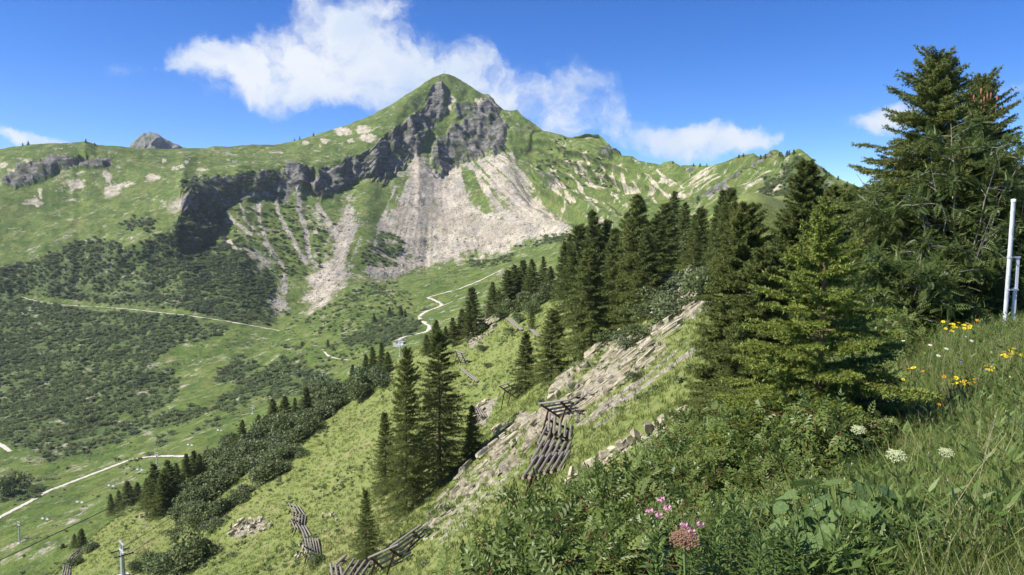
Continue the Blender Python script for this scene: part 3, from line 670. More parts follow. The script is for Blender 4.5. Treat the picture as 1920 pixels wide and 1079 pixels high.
def spruce_meshes(name, H, Rb, seed, whorl=.32, per=6, twigs=9, sub=0, npt=12, nl=.22, nw=.07, power=.85, bare=.04, droop=.32, mat=None, lean=0, ragged=.25, trunk_r=None, bark=None):
    global rng
    rng = np.random.default_rng(seed)
    tr = trunk_r or H * .013
    nz = 14; zz = np.linspace(0, H, nz); wob = np.cumsum(rng.normal(0, H * .0022, (nz, 2)), 0)
    tp = np.stack([wob[:, 0] + lean * (zz / H) ** 2 * H, wob[:, 1], zz], 1)
    bt = Bag(); v, f = tube(tp, tr * (1 - zz / H * .97) + .006, 8); bt.add(v, f)
    bn = Bag(); h = H * bare
    sides = rng.uniform(1 - ragged, 1 + ragged * .6, 16)              # lopsided crown
    while h < H * .985:
        q = h / H; k = max(3, int(round(per * (1.1 - .5 * q))))
        a0 = rng.random() * 6.28
        for j in range(k):
            az = a0 + j * 6.28 / k + rng.normal(0, .25)
            L = Rb * ((1 - q) ** power) * rng.uniform(.72, 1.1) * sides[int(az / 6.2832 * 16) % 16] + .02 * H * (1 - q) + .012 * H
            if rng.random() < .06: L *= .5
            hh = h + rng.normal(0, whorl * .18)
            c = np.array([np.interp(hh, zz, tp[:, 0]), np.interp(hh, zz, tp[:, 1]), hh])
            out = np.array([math.cos(az), math.sin(az), 0.])
            up = np.interp(q, [0, .5, .85, 1], [-.15, .05, .42, 1.3]) + rng.normal(0, .08)
            ts = np.linspace(0, 1, 6)[:, None]
            dr = droop * (1 - q * .8)
            bp = c + out * L * ts + np.array([0, 0, 1.]) * L * (up * ts - dr * 1.6 * ts ** 2 + dr * 1.25 * ts ** 3)
            v, f = tube(bp, np.linspace(max(.004, L * .012), .003, 6), 4); bt.add(v, f)
            nt = max(3, int(twigs * min(1.0, .35 + L / max(Rb, .01))))
            tt = np.linspace(.18, .99, nt) + rng.normal(0, .02, nt); tt = np.clip(tt, .05, 1)
            base = np.stack([np.interp(tt, ts[:, 0], bp[:, i]) for i in range(3)], 1)
            td = unit(np.stack([np.interp(np.clip(tt + .05, 0, 1.0), ts[:, 0], bp[:, i]) - np.interp(tt - .05, ts[:, 0], bp[:, i]) for i in range(3)], 1))
            side = np.cross(td, [0, 0, 1.]); side = unit(side)
            B = [base]; D = [td * (L / nt * 1.6)]
            for sgn in (-1, 1):
                ll = (L * .42 * (1 - tt * .75) + .05 * L)[:, None] * rng.uniform(.7, 1.15, (nt, 1))
                dv = unit(td * .75 + side * sgn * .8 + np.array([0, 0, -.12]) + rng.normal(0, .12, (nt, 3))) * ll
                dv[:, 2] -= ll[:, 0] * dr * .35
                B.append(base); D.append(dv)
                for s_ in range(sub):
                    u = rng.uniform(.25, .95, (nt, 1)); b2 = base + dv * u
                    sd = unit(unit(dv) * .7 + np.cross(unit(dv), [0, 0, 1.]) * rng.choice([-1, 1], (nt, 1)) * .75 + rng.normal(0, .15, (nt, 3))) * ll * (.55 * (1.1 - u))
                    B.append(b2); D.append(sd)
            # the branch itself carries needles too
            B.append(bp[1:-1]); D.append(np.diff(bp, axis=0)[1:])
            B = np.concatenate(B); D = np.concatenate(D)
            if npt < 0:
                ln_ = np.linalg.norm(D, axis=1); cnt = np.maximum(3, (ln_ * -npt).astype(int)); cls = np.unique(np.clip(np.round(cnt / 6) * 6, 3, 400))
                qn = np.clip(np.round(cnt / 6) * 6, 3, 400)
                for cc in cls:
                    s_ = qn == cc; v, f, var = needles(B[s_], D[s_], int(cc), nl, nw); bn.add(v, f, var)
            else:
                v, f, var = needles(B, D, npt, nl, nw); bn.add(v, f, var)
        h += whorl * (1 - .55 * q) * rng.uniform(.8, 1.2)
    # leader
    v, f, var = needles(np.array([[tp[-1, 0], tp[-1, 1], H * .93]]), np.array([[0, 0, H * .07]]), 24 if npt > 0 else int(H * .07 * -npt), nl, nw, .7, 1); bn.add(v, f, var)
    return bt.mesh(name + '_trunk', [bark or M_BARK], True), bn.mesh(name + '_crown', [mat or M_SPRUCE])

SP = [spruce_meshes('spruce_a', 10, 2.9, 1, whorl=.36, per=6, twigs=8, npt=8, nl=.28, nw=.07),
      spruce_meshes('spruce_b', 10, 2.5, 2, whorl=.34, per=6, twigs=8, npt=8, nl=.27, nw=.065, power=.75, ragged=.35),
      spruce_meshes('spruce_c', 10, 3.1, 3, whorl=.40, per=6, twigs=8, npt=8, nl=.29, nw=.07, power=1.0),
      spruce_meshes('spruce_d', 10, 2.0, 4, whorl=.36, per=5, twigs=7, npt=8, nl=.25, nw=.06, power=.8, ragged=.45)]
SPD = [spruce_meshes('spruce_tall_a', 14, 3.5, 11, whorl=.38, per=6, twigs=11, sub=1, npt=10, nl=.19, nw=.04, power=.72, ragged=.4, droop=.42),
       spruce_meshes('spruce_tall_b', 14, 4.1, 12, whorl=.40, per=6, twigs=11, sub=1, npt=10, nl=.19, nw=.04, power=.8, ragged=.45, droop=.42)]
def spruce(loc, H, variant, label, group=None, rz=None, protos=SP, baseH=10, wide=1.0, name='spruce_tree'):
    s = H / baseH
    e = empty(name, (loc[0], loc[1], loc[2] - .15 * s), rnd.uniform(0, 6.28) if rz is None else rz, (s * wide, s * wide, s))
    e.rotation_euler = (rnd.gauss(0, .025), rnd.gauss(0, .025), e.rotation_euler.z); kx = rnd.uniform(.82, 1.2); e.scale = (s * wide * kx, s * wide * kx, s)
    t, c = protos[variant % len(protos)]
    obj('trunk', t, e); obj('crown', c, e)
    return tag(e, label, 'tree', group)
def spruce_px(px, pyb, pyt, label, group=None, variant=None, far=False, wide=1.0, protos=SP, baseH=10):
    loc = far_at(px, pyb) if far else near_hit(px, pyb, 20)
    Hh = (pyb - pyt) * loc.y / FPX * 1.02
    return spruce(loc, Hh, rnd.randrange(4) if variant is None else variant, label, group, protos=protos, baseH=baseH, wide=wide)

# --- leafy shrubs
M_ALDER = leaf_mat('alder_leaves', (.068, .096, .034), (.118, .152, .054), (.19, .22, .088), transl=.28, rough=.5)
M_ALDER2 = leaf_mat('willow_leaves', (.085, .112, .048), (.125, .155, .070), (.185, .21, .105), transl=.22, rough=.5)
M_STEM = (lambda n: n.done(n.pbsdf((.10, .075, .05), .85)))(NB('twig_bark'))
def leafq(c, d, nrm_, L, W):
    s = unit(np.cross(d, nrm_)); m = c + d * (L * .45)
    return np.stack([c, m - s * W * .5, c + d * L, m + s * W * .5], 1)
def bush_mesh(name, seed, rad, hgt, n_l, leaf, lobes=7, mat=None, stems=9):
    global rng
    rng = np.random.default_rng(seed)
    b = Bag(); bs = Bag()
    lc = np.stack([rng.normal(0, rad * .42, lobes), rng.normal(0, rad * .42, lobes), rng.uniform(.35, .72, lobes) * hgt], 1)
    lr = np.stack([rng.uniform(.32, .55, lobes) * rad] * 2 + [rng.uniform(.25, .4, lobes) * hgt], 1)
    k = rng.integers(0, lobes, n_l); u = rand_unit(n_l); u[:, 2] = np.abs(u[:, 2]) * np.where(rng.random(n_l) < .75, 1, -1)
    rr_ = rng.uniform(.55, 1.08, (n_l, 1))
    c = lc[k] + u * lr[k] * rr_; c[:, 2] = np.maximum(c[:, 2], hgt * .03)
    d = unit(u * .7 + rand_unit(n_l) * .8 + [0, 0, .1]); nn = unit(u + rand_unit(n_l) * .5 + [-.15, -.05, .8])
    L = leaf * rng.uniform(.7, 1.3, (n_l, 1))
    q = leafq(c, d, nn, L, L * .62)
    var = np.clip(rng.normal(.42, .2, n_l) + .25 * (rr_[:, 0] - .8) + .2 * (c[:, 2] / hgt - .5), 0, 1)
    b.add(q.reshape(-1, 3), np.arange(n_l * 4).reshape(-1, 4), np.repeat(var, 4))
    for i in range(stems):
        t = lc[i % lobes] + rng.normal(0, rad * .12, 3); st = np.array([rng.normal(0, rad * .1), rng.normal(0, rad * .1), -.05 * hgt])
        mid = (st + t) * .5 + rng.normal(0, rad * .07, 3)
        v, f = tube(np.stack([st, mid, t]), [hgt * .014, hgt * .01, hgt * .004], 4); bs.add(v, f)
    return b.mesh(name, [mat or M_ALDER]), bs.mesh(name + '_stems', [M_STEM])
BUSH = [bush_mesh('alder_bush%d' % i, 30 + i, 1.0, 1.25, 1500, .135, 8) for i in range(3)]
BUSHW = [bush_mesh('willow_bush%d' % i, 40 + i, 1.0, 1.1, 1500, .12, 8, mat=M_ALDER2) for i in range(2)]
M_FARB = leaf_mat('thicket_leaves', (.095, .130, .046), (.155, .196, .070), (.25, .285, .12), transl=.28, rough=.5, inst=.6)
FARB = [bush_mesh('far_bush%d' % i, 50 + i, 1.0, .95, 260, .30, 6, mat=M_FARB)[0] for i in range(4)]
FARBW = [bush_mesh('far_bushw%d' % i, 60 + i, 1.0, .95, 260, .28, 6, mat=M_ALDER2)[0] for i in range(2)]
def bush(px, py, wpx, label, group=None, protos=BUSH, hf=1.0, name='alder_bush', near=True, var=None):
    loc = near_hit(px, py, 20) if near else far_at(px, py)
    s = wpx * .5 * loc.y / FPX
    e = empty(name, (loc.x, loc.y, loc.z - .1 * s), rnd.uniform(0, 6.28), (s, s, s * hf))
    c, t = protos[rnd.randrange(len(protos)) if var is None else var]
    obj('stems', t, e); obj('crown', c, e)
    return tag(e, label, 'bush', group)

# --- scatter of uncountable stuff: one object, instances by geometry nodes
def proto_collection(name, meshes):
    c = bpy.data.collections.new(name)
    for i, me_ in enumerate(meshes):
        o = bpy.data.objects.new('%s_%02d' % (name, i), me_); c.objects.link(o)
    return c
def scatter(name, pts_, scl, rot, pick, coll, label, cat):
    me_ = mk_mesh(name, pts_, [])
    pts_ = np.asarray(pts_)
    a = me_.attributes.new('scl', 'FLOAT_VECTOR', 'POINT'); s3 = np.asarray(scl, np.float32); s3 = np.repeat(s3[:, None], 3, 1) if s3.ndim == 1 else s3; a.data.foreach_set('vector', s3.astype(np.float32).ravel())
    a = me_.attributes.new('rot', 'FLOAT_VECTOR', 'POINT'); a.data.foreach_set('vector', np.asarray(rot, np.float32).ravel())
    a = me_.attributes.new('pick', 'INT', 'POINT'); a.data.foreach_set('value', np.asarray(pick, np.int32))
    ng = bpy.data.node_groups.new(name, 'GeometryNodeTree')
    ng.interface.new_socket('Geometry', in_out='INPUT', socket_type='NodeSocketGeometry'); ng.interface.new_socket('Geometry', in_out='OUTPUT', socket_type='NodeSocketGeometry')
    N = ng.nodes; L = ng.links
    gi = N.new('NodeGroupInput'); go = N.new('NodeGroupOutput'); iop = N.new('GeometryNodeInstanceOnPoints')
    ci = N.new('GeometryNodeCollectionInfo'); ci.inputs['Collection'].default_value = coll; ci.inputs['Separate Children'].default_value = True; ci.inputs['Reset Children'].default_value = True
    def na(nm, dt):
        q = N.new('GeometryNodeInputNamedAttribute'); q.data_type = dt; q.inputs['Name'].default_value = nm; return q.outputs['Attribute']
    e2r = N.new('FunctionNodeEulerToRotation'); L.new(na('rot', 'FLOAT_VECTOR'), e2r.inputs[0])
    L.new(gi.outputs[0], iop.inputs['Points']); L.new(ci.outputs[0], iop.inputs['Instance']); iop.inputs['Pick Instance'].default_value = True
    L.new(na('pick', 'INT'), iop.inputs['Instance Index']); L.new(e2r.outputs[0], iop.inputs['Rotation']); L.new(na('scl', 'FLOAT_VECTOR'), iop.inputs['Scale'])
    L.new(iop.outputs[0], go.inputs[0])
    o = obj(name, me_); md = o.modifiers.new('scatter', 'NODES'); md.node_group = ng
    return tag(o, label, cat, kind='stuff')
def rz_rot(n_, tilt=.12): return np.stack([rng.normal(0, tilt, n_), rng.normal(0, tilt, n_), rng.uniform(0, 6.28, n_)], 1)
def sample_grid(GR, dens, count):
    """random points on a grid surface, weighted by cell area x density (density on vertices)"""
    a = GR[:-1, :-1]; b = GR[1:, :-1]; c = GR[:-1, 1:]
    area = np.linalg.norm(np.cross(b - a, c - a), axis=2) * dens[:-1, :-1]
    w = area.ravel(); tot = w.sum()
    k = rng.choice(len(w), count, p=w / tot); r, cc = np.unravel_index(k, area.shape)
    u = rng.random((count, 1)); v = rng.random((count, 1))
    p_ = GR[r, cc] * (1 - u) * (1 - v) + GR[r + 1, cc] * u * (1 - v) + GR[r, cc + 1] * (1 - u) * v + GR[r + 1, cc + 1] * u * v
    return p_, r, cc, tot
rng = np.random.default_rng(101)
# alder and dwarf pine thickets of the valley and the scarp
fall = np.where((pxd > -60) & (pxd < 1700) & (pyd < 1100), 1, 0) * (G2[..., 1] > 260)
dsh = np.clip(shrub, 0, 1) ** 1.3 * (1 - scree) * fall
pp, r_, c_, tot = sample_grid(G2, dsh, 36000)
keep = rng.random(len(pp)) < (.35 + .65 * sstep(-.45, .25, fbm(pp[:, 0] / 22, pp[:, 1] / 22, oct=3, seed=111)))
pp = pp[keep]; r_ = r_[keep]; c_ = c_[keep]
sz = (1.2 + 3.6 * rng.random(len(pp)) ** 1.6) * (.8 + .25 * fbm(pp[:, 0] / 40, pp[:, 1] / 40, oct=2, seed=112)) * np.interp(pp[:, 1], [300, 500, 900, 1300], [.65, .85, 1, 1.25])
pick = np.where(fbm(pp[:, 0] / 30, pp[:, 1] / 30, oct=2, seed=113) + rng.normal(0, .25, len(pp)) > .35, 4 + rng.integers(0, 2, len(pp)), rng.integers(0, 4, len(pp)))
C_FARB = proto_collection('far_bushes', FARB + FARBW)
scatter('alder_thicket', pp, np.stack([sz, sz, sz * rng.uniform(.5, .85, len(pp))], 1), rz_rot(len(pp), .1), pick, C_FARB, 'dark green alder and dwarf pine scrub covering the valley side', 'shrubs')
# loose small shrubs on the meadows
d2 = (1 - rock) * (1 - scree) * (1 - shrub) * fall * sstep(400, 560, pyd) * sstep(.1, .5, fbm(pxd / 34, pyd / 18, oct=3, seed=115))
pp, r_, c_, tot = sample_grid(G2, d2, 2600)
sz = rng.uniform(.35, 1.2, len(pp))
scatter('low_shrubs', pp, np.stack([sz, sz, sz * .8], 1), rz_rot(len(pp)), rng.integers(0, 6, len(pp)), C_FARB, 'small scattered shrubs dotting the valley meadows', 'shrubs')
# boulders and rubble on the scree
n = NB('scree_stone'); p = n.pos()
M_STONE = n.done(n.pbsdf(n.mix(n.mr(n.noise(.4, 5, .7, p), .35, .65), (.25, .215, .17), (.44, .40, .33)), .9))
n = NB('limestone'); p = n.pos()
cL = n.mix(n.mr(n.noise(.9, 5, .7, p), .35, .65), (.30, .255, .165), (.52, .47, .35)); cL = n.mix(n.mr(n.noise(.5, 5, .7, n.mapping(p, loc=(9, 4, 2))), .54, .66, 0, .9), cL, (.21, .195, .18))
cL = n.mix(n.mr(n.noise(4, 4, .7, p), .55, .75, 0, .5), cL, (.16, .14, .11))
M_LIME = n.done(n.pbsdf(cL, .88, n.bump(n.noise(6, 5, .75, p), .8, .06), spec=.2))
def slab_mesh(seed, flat=.4, mat=None):
    r = np.random.default_rng(seed); k = int(r.integers(5, 8)); th = np.sort(r.uniform(0, 6.28, k) * .3 + np.arange(k) * 6.28 / k * .7 + .1)
    rad = r.uniform(.7, 1.1, k); ring = np.stack([np.cos(th) * rad, np.sin(th) * rad * .8], 1)
    zs = [-flat, -flat * .35, flat * .55, flat]; sc = [.94, 1.0, 1.0, .9]; V = []
    for z_, s_ in zip(zs, sc):
        V.append(np.column_stack([ring * s_ + r.normal(0, .06, (k, 2)), np.full(k, z_) + r.normal(0, flat * .12, k)]))
    V = np.concatenate(V); q = []
    for a in range(3):
        for j in range(k): q.append((a * k + j, a * k + (j + 1) % k, (a + 1) * k + (j + 1) % k, (a + 1) * k + j))
    top = [(3 * k, 3 * k + j, 3 * k + j + 1) for j in range(1, k - 1)]; bot = [(0, j + 1, j) for j in range(1, k - 1)]
    return mk_mesh('slab%d' % seed, V, [np.array(top + bot), np.array(q)], [mat or M_LIME])
STONES = [slab_mesh(200 + i, .55, M_STONE) for i in range(6)]
ds = np.clip(scree, 0, 1) * fall * (G2[..., 1] > 500) * (.15 + sstep(380, 480, pyd))
pp, r_, c_, tot = sample_grid(G2, ds, 7000)
sz = np.clip(rng.lognormal(-.5, .55, len(pp)), .25, 2.6)
scatter('scree_rubble', pp, sz, np.stack([rng.uniform(0, 6, len(pp))] * 3, 1), rng.integers(0, 6, len(pp)), proto_collection('scree_stones', STONES), 'pale limestone rubble strewn over the scree fans', 'rubble')
# grass and herbs on the near hillside
M_GRASS = leaf_mat('grass_blades', (.120, .160, .036), (.175, .212, .052), (.28, .285, .115), transl=.3, rough=.5, inst=.5)
def tuft_mesh(name, seed, nb, h, w, spread, mat=None, curl=.5):
    r = np.random.default_rng(seed); b = Bag()
    for i in range(nb):
        az = r.uniform(0, 6.28); o = np.array([r.normal(0, spread), r.normal(0, spread), -.02]); out = np.array([math.cos(az), math.sin(az), 0]); hh = h * r.uniform(.5, 1.15); cu = curl * r.uniform(.2, 1.3)
        ts = np.linspace(0, 1, 4)[:, None]; c = o + np.array([0, 0, 1.]) * hh * (ts - cu * .35 * ts ** 2) + out * hh * cu * (.25 * ts + .55 * ts ** 2)
        s = np.array([-out[1], out[0], 0]) * w * .5; wd = np.array([1, .85, .6, .08])[:, None]
        v = np.concatenate([c - s * wd, c + s * wd]); f = np.array([[k, k + 1, k + 5, k + 4] for k in range(3)])
        b.add(v, f, float(np.clip(r.normal(.45, .24), 0, 1)))
    return b.mesh(name, [mat or M_GRASS])
TUFT_S = [tuft_mesh('tuft_small%d' % i, 300 + i, 14, .42, .05, .16) for i in range(3)]
C_TS = proto_collection('slope_tufts', TUFT_S)
dg = (1 - nrock) * (1 - ngrav * .8) * ((npx > -40) & (npx < 1500) & (npy < 1110) & (R_ > 36) & (R_ < 235)) * np.interp(R_, [36, 70, 120, 235], [1, .8, .3, .08])
pp, r_, c_, tot = sample_grid(NG, dg, 26000)
sz = rng.uniform(.5, 1.25, len(pp)) * np.interp(pp[:, 1], [40, 120, 230], [.8, 1.1, 1.5])
scatter('hillside_grass', pp, sz, rz_rot(len(pp), .25), rng.integers(0, 3, len(pp)), C_TS, 'tufts of sunlit grass covering the steep hillside', 'grass')
# low herbs and shrubs on the hillside
dh = (1 - nrock * .7) * ((npx > -40) & (npx < 1400) & (npy < 1100) & (R_ > 42) & (R_ < 235)) * sstep(.18, .5, fbm(NX / 9, NY / 14, oct=3, seed=131))
pp, r_, c_, tot = sample_grid(NG, dh, 1500)
sz = rng.uniform(.15, .5, len(pp))
scatter('hillside_herbs', pp, np.stack([sz, sz, sz * .9], 1), rz_rot(len(pp)), rng.integers(0, 6, len(pp)), C_FARB, 'small herbs and dwarf shrubs scattered over the steep hillside', 'herbs')
# ------------------------------------------------------------------ trees, bushes of the middle distance
for (px, b, t, v, w, lb) in [(762,962,648,0,.85,'tall ragged spruce with a slim spire, lower of the pair on the open hillside'), (826,905,612,1,1.0,'tallest broad spruce of the pair standing on the open hillside')]:
    spruce_px(px, b, t, lb, 'pair of tall spruces', variant=v, wide=w, protos=SPD, baseH=14)
spruce_px(722,925,770,'lower spruce half hidden at the foot of the tall pair', variant=0, protos=SPD, baseH=14)
spruce_px(884,862,758,'slim spruce beside the tall pair above the rock ledge', variant=3, wide=1.2)
spruce_px(688,1058,912,'lone pointed spruce growing between the log barriers', variant=1, protos=SPD, baseH=14, wide=.9)
GM = 'spruces behind the pale rock outcrop'
for i, (px, b, t, v, w) in enumerate([(985,735,620,0,1.0),(1032,712,580,1,1.05),(998,620,573,3,1),(1058,560,455,0,1),(1085,600,425,1,1),(1118,600,398,2,.9),(1108,655,470,1,1),(1148,600,430,0,1),(1190,600,372,1,1.0),(1215,590,430,2,1),(1170,560,400,0,1),
      (1245,520,385,1,1),(1228,540,405,0,1.1),(1318,520,392,1,1),(1300,500,405,2,1.1),(1068,540,440,3,1.1),(1136,585,415,3,1.1),(1266,470,362,3,1.1),(1285,470,382,0,1),(1342,520,362,1,1),(1366,530,357,0,1.0)]):
    lb_ = 'spruce standing alone below the pale outcrop end' if px < 1000 and b > 700 else ('spruce beside the top of the lower outcrop end' if px < 1040 and b > 700 else ('small spruce by the slanting log barrier' if px < 1000 else ('dark spruce in the stand over the middle of the pale outcrop' if px < 1160 else ('tall spruce in the stand over the upper outcrop' if px < 1230 else 'spruce in the far group behind the outcrop bushes'))))
    spruce_px(px, b, t, lb_, GM, v, wide=w)
GC = 'spruces lining the edge above the piste'
for (px, b, t) in [(118,1055,1018),(141,1030,1000),(152,1028,990),(210,965,924),(223,957,918),(241,948,900),(258,942,903),(277,950,895),(292,962,866),(305,966,884),(318,955,860),(333,925,866),(350,905,850),(366,895,844),(386,885,842),(376,895,850),
                   (455,845,786),(443,850,812),(485,822,776),(514,803,747),(535,795,742),(553,790,745),(575,778,725),(605,760,705),(590,765,728)]:
    lb_ = 'small dark spruce beside the terraced barrier at the hillside foot' if px < 160 else ('small dark spruce in the lower row next to the rocky knob' if px < 285 else ('dark spruce in the clump by the end of the gravel road' if px < 400 else ('single dark spruce above the round leafy trees' if px < 460 else 'dark spruce rising out of the alder band above the piste')))
    spruce_px(px, b, t, lb_, GC, wide=1.25)
GC2 = 'spruces on the shoulder below the pair of roads'
for (px, b, t) in [(660,722,684),(688,712,664),(700,706,650),(716,704,642),(728,700,660),(800,665,628),(817,655,600),(836,645,612),(850,642,596),(866,635,580),(888,632,540),(878,630,575)]:
    spruce_px(px, b, t, 'dark spruce on the shoulder below the winding gravel road', GC2, wide=1.15)
GC3 = 'spruces above the grey outcrop'
for (px, b, t) in [(923,592,530),(935,585,545),(950,580,508),(968,566,497),(983,560,489),(997,556,487),(1017,545,482),(1032,545,500)]:
    spruce_px(px, b, t, 'dark spruce in the row beyond the small grey outcrop', GC3, wide=1.15)
GF = 'lone far spruces'
for (px, b, t) in [(730,594,576),(752,592,575),(760,594,580),(702,606,591),(617,652,636),(568,650,640),(300,718,708)]:
    spruce_px(px, b, t, 'tiny lone spruce among the shrubs on the far knoll', GF, far=True, wide=1.4)
GR_ = 'tiny ridge trees'
for (px, b, h) in [(43,273,5),(53,271,7),(161,268,7),(177,273,5),(552,265,5),(562,263,7),(588,256,6),(146,298,9),(62,308,6),(80,304,6),(1386,296,6),(1393,295,7),(1434,299,8),(1441,298,9),(1462,293,8),(1476,292,9),(1484,292,10),(1492,289,8),(1262,307,5),(1300,312,5),(1312,313,6),(1325,313,6),(1466,315,9),(1545,322,7),(1572,338,8),(1588,348,8),(1555,330,7),(1325,402,10),(330,448,16),(345,430,14)]:
    spruce_px(px, b, b - h, 'tiny spruce dotted along the skyline ridge', GR_, far=True, wide=1.5)
GB = 'alder bushes along the hillside edge'
k_ = 0
for (pl, w0, w1, cnt) in [([(345,975),(420,905),(500,850),(590,790),(670,735),(720,712)], 52, 84, 30), ([(370,1000),(430,950),(500,890),(560,850)], 44, 70, 16), ([(420,880),(480,830),(560,795),(640,750)], 44, 74, 16)]:
    pl = np.array(pl, float); s = np.concatenate([[0], np.cumsum(np.hypot(*np.diff(pl, axis=0).T))])
    for q in np.linspace(0, s[-1], cnt):
        x = np.interp(q, s, pl[:, 0]) + rnd.uniform(-14, 14); y = np.interp(q, s, pl[:, 1]) + rnd.uniform(-12, 12)
        k_ += 1
        lb_ = 'pale willow bush in the band along the hillside edge' if k_ % 3 == 0 else ('alder bush at the lower end of the hillside edge band, by the small spruces' if x < 440 else ('alder bush halfway along the hillside edge band' if x < 590 else 'alder bush at the upper end of the hillside edge band, towards the knoll'))
        bush(x, y, rnd.uniform(w0, w1), lb_, GB, BUSHW if k_ % 3 == 0 else BUSH, rnd.uniform(.7, 1.1))
GB2 = 'bushes between the far spruces'
for (x, y, w) in [(940,600,44),(965,590,46),(990,575,46),(1015,570,44),(1035,560,44),(905,625,34),(1000,590,40),(975,605,36),(700,720,30),(640,735,36),(850,650,26),(910,600,30)]:
    bush(x, y, w, 'rounded alder bush among the spruces beyond the grey outcrop', GB2, BUSH, rnd.uniform(.8, 1.1))
GB3 = 'bushes above the pale rock outcrop'
for (x, y, w, v) in [(1232,612,90,0),(1272,592,104,1),(1312,566,100,0),(1250,580,96,1),(1290,555,104,1),(1335,535,96,1),(1180,655,60,1),(1205,640,64,0),(1345,590,80,1),(1140,650,60,0),(1335,640,50,1),(1240,560,80,0),(1280,540,90,1),(1320,520,80,0),(1265,500,80,1),(1200,600,56,0),(1165,640,46,0),(1230,520,70,1),(1310,470,70,0),(1175,605,44,1),(1345,500,60,1),(1150,620,44,0),(1290,480,70,0),(1355,470,70,0)]:
    bush(x, y, w, 'leafy bush overhanging the top of the pale rock outcrop', GB3, BUSHW if v else BUSH, rnd.uniform(.7, 1.0))
for (x, y, w, lb) in [(345,1068,110,'large dark alder clump alone on the grassy hillside below the rubble patch'),(290,1075,70,'dark alder clump beside the lift pylon on the hillside'),(385,1045,60,'alder bush at the upper side of the large hillside clump'),
                      (255,1070,40,'small alder at the lower side of the hillside clump'),(330,1005,36,'small bush above the large hillside clump'),(430,840,50,'round leafy tree beside the single spruce above the piste'),(415,865,46,'round leafy tree below the single spruce above the piste'),
                      (1190,715,34,'small dark bush rooted in the tilted rock band'),(1040,835,10,'tiny bush beside the log barrier'),(1113,808,10,'tiny dark bush on the bright grass strip'),(590,1062,44,'bush at the foot of the lowest log barrier'),(905,660,26,'bush on the grey outcrop'),
                      (955,625,20,'small bush between the two upper barriers'),(140,1062,34,'bush beside the dark terraced barrier'),(165,1035,40,'pale willow bush above the dark terraced barrier'),(915,690,18,'small bush on the grass above the log barrier')]:
    bush(x, y, w, lb, None, BUSHW if 'pale' in lb else BUSH, .95)
bush(25,928,60,'dark rounded tree beside the gravel road on the lower piste', None, BUSH, 1.2, near=False, name='round_tree')
bush(70,922,36,'low shrub beside the gravel road junction', None, BUSH, .6, near=False)
# dead grey snags
for (px, b, t) in [(905,600,545),(911,600,552)]:
    loc = near_hit(px, b, 20); Hh = (b - t) * loc.y / FPX
    z = np.linspace(0, Hh, 6); v, f = tube(np.stack([.02 * z, .01 * z, z], 1), np.linspace(.16, .03, 6), 6); bb = Bag(); bb.add(v, f)
    e = empty('dead_tree', loc); obj('trunk', bb.mesh('snag', [M_GBARK], True), e); bb = Bag()
    for k in range(9):
        h = Hh * rnd.uniform(.3, .95); a = rnd.uniform(0, 6.28); L = .8 * rnd.uniform(.5, 1); v, f = tube(np.array([[.02 * h, .01 * h, h], [math.cos(a) * L, math.sin(a) * L, h + .1]]), [.03, .01], 4); bb.add(v, f)
    obj('branches', bb.mesh('snag_branches', [M_GBARK]), e); tag(e, 'bare grey dead trunk standing among the spruces', 'tree', 'dead trunks')

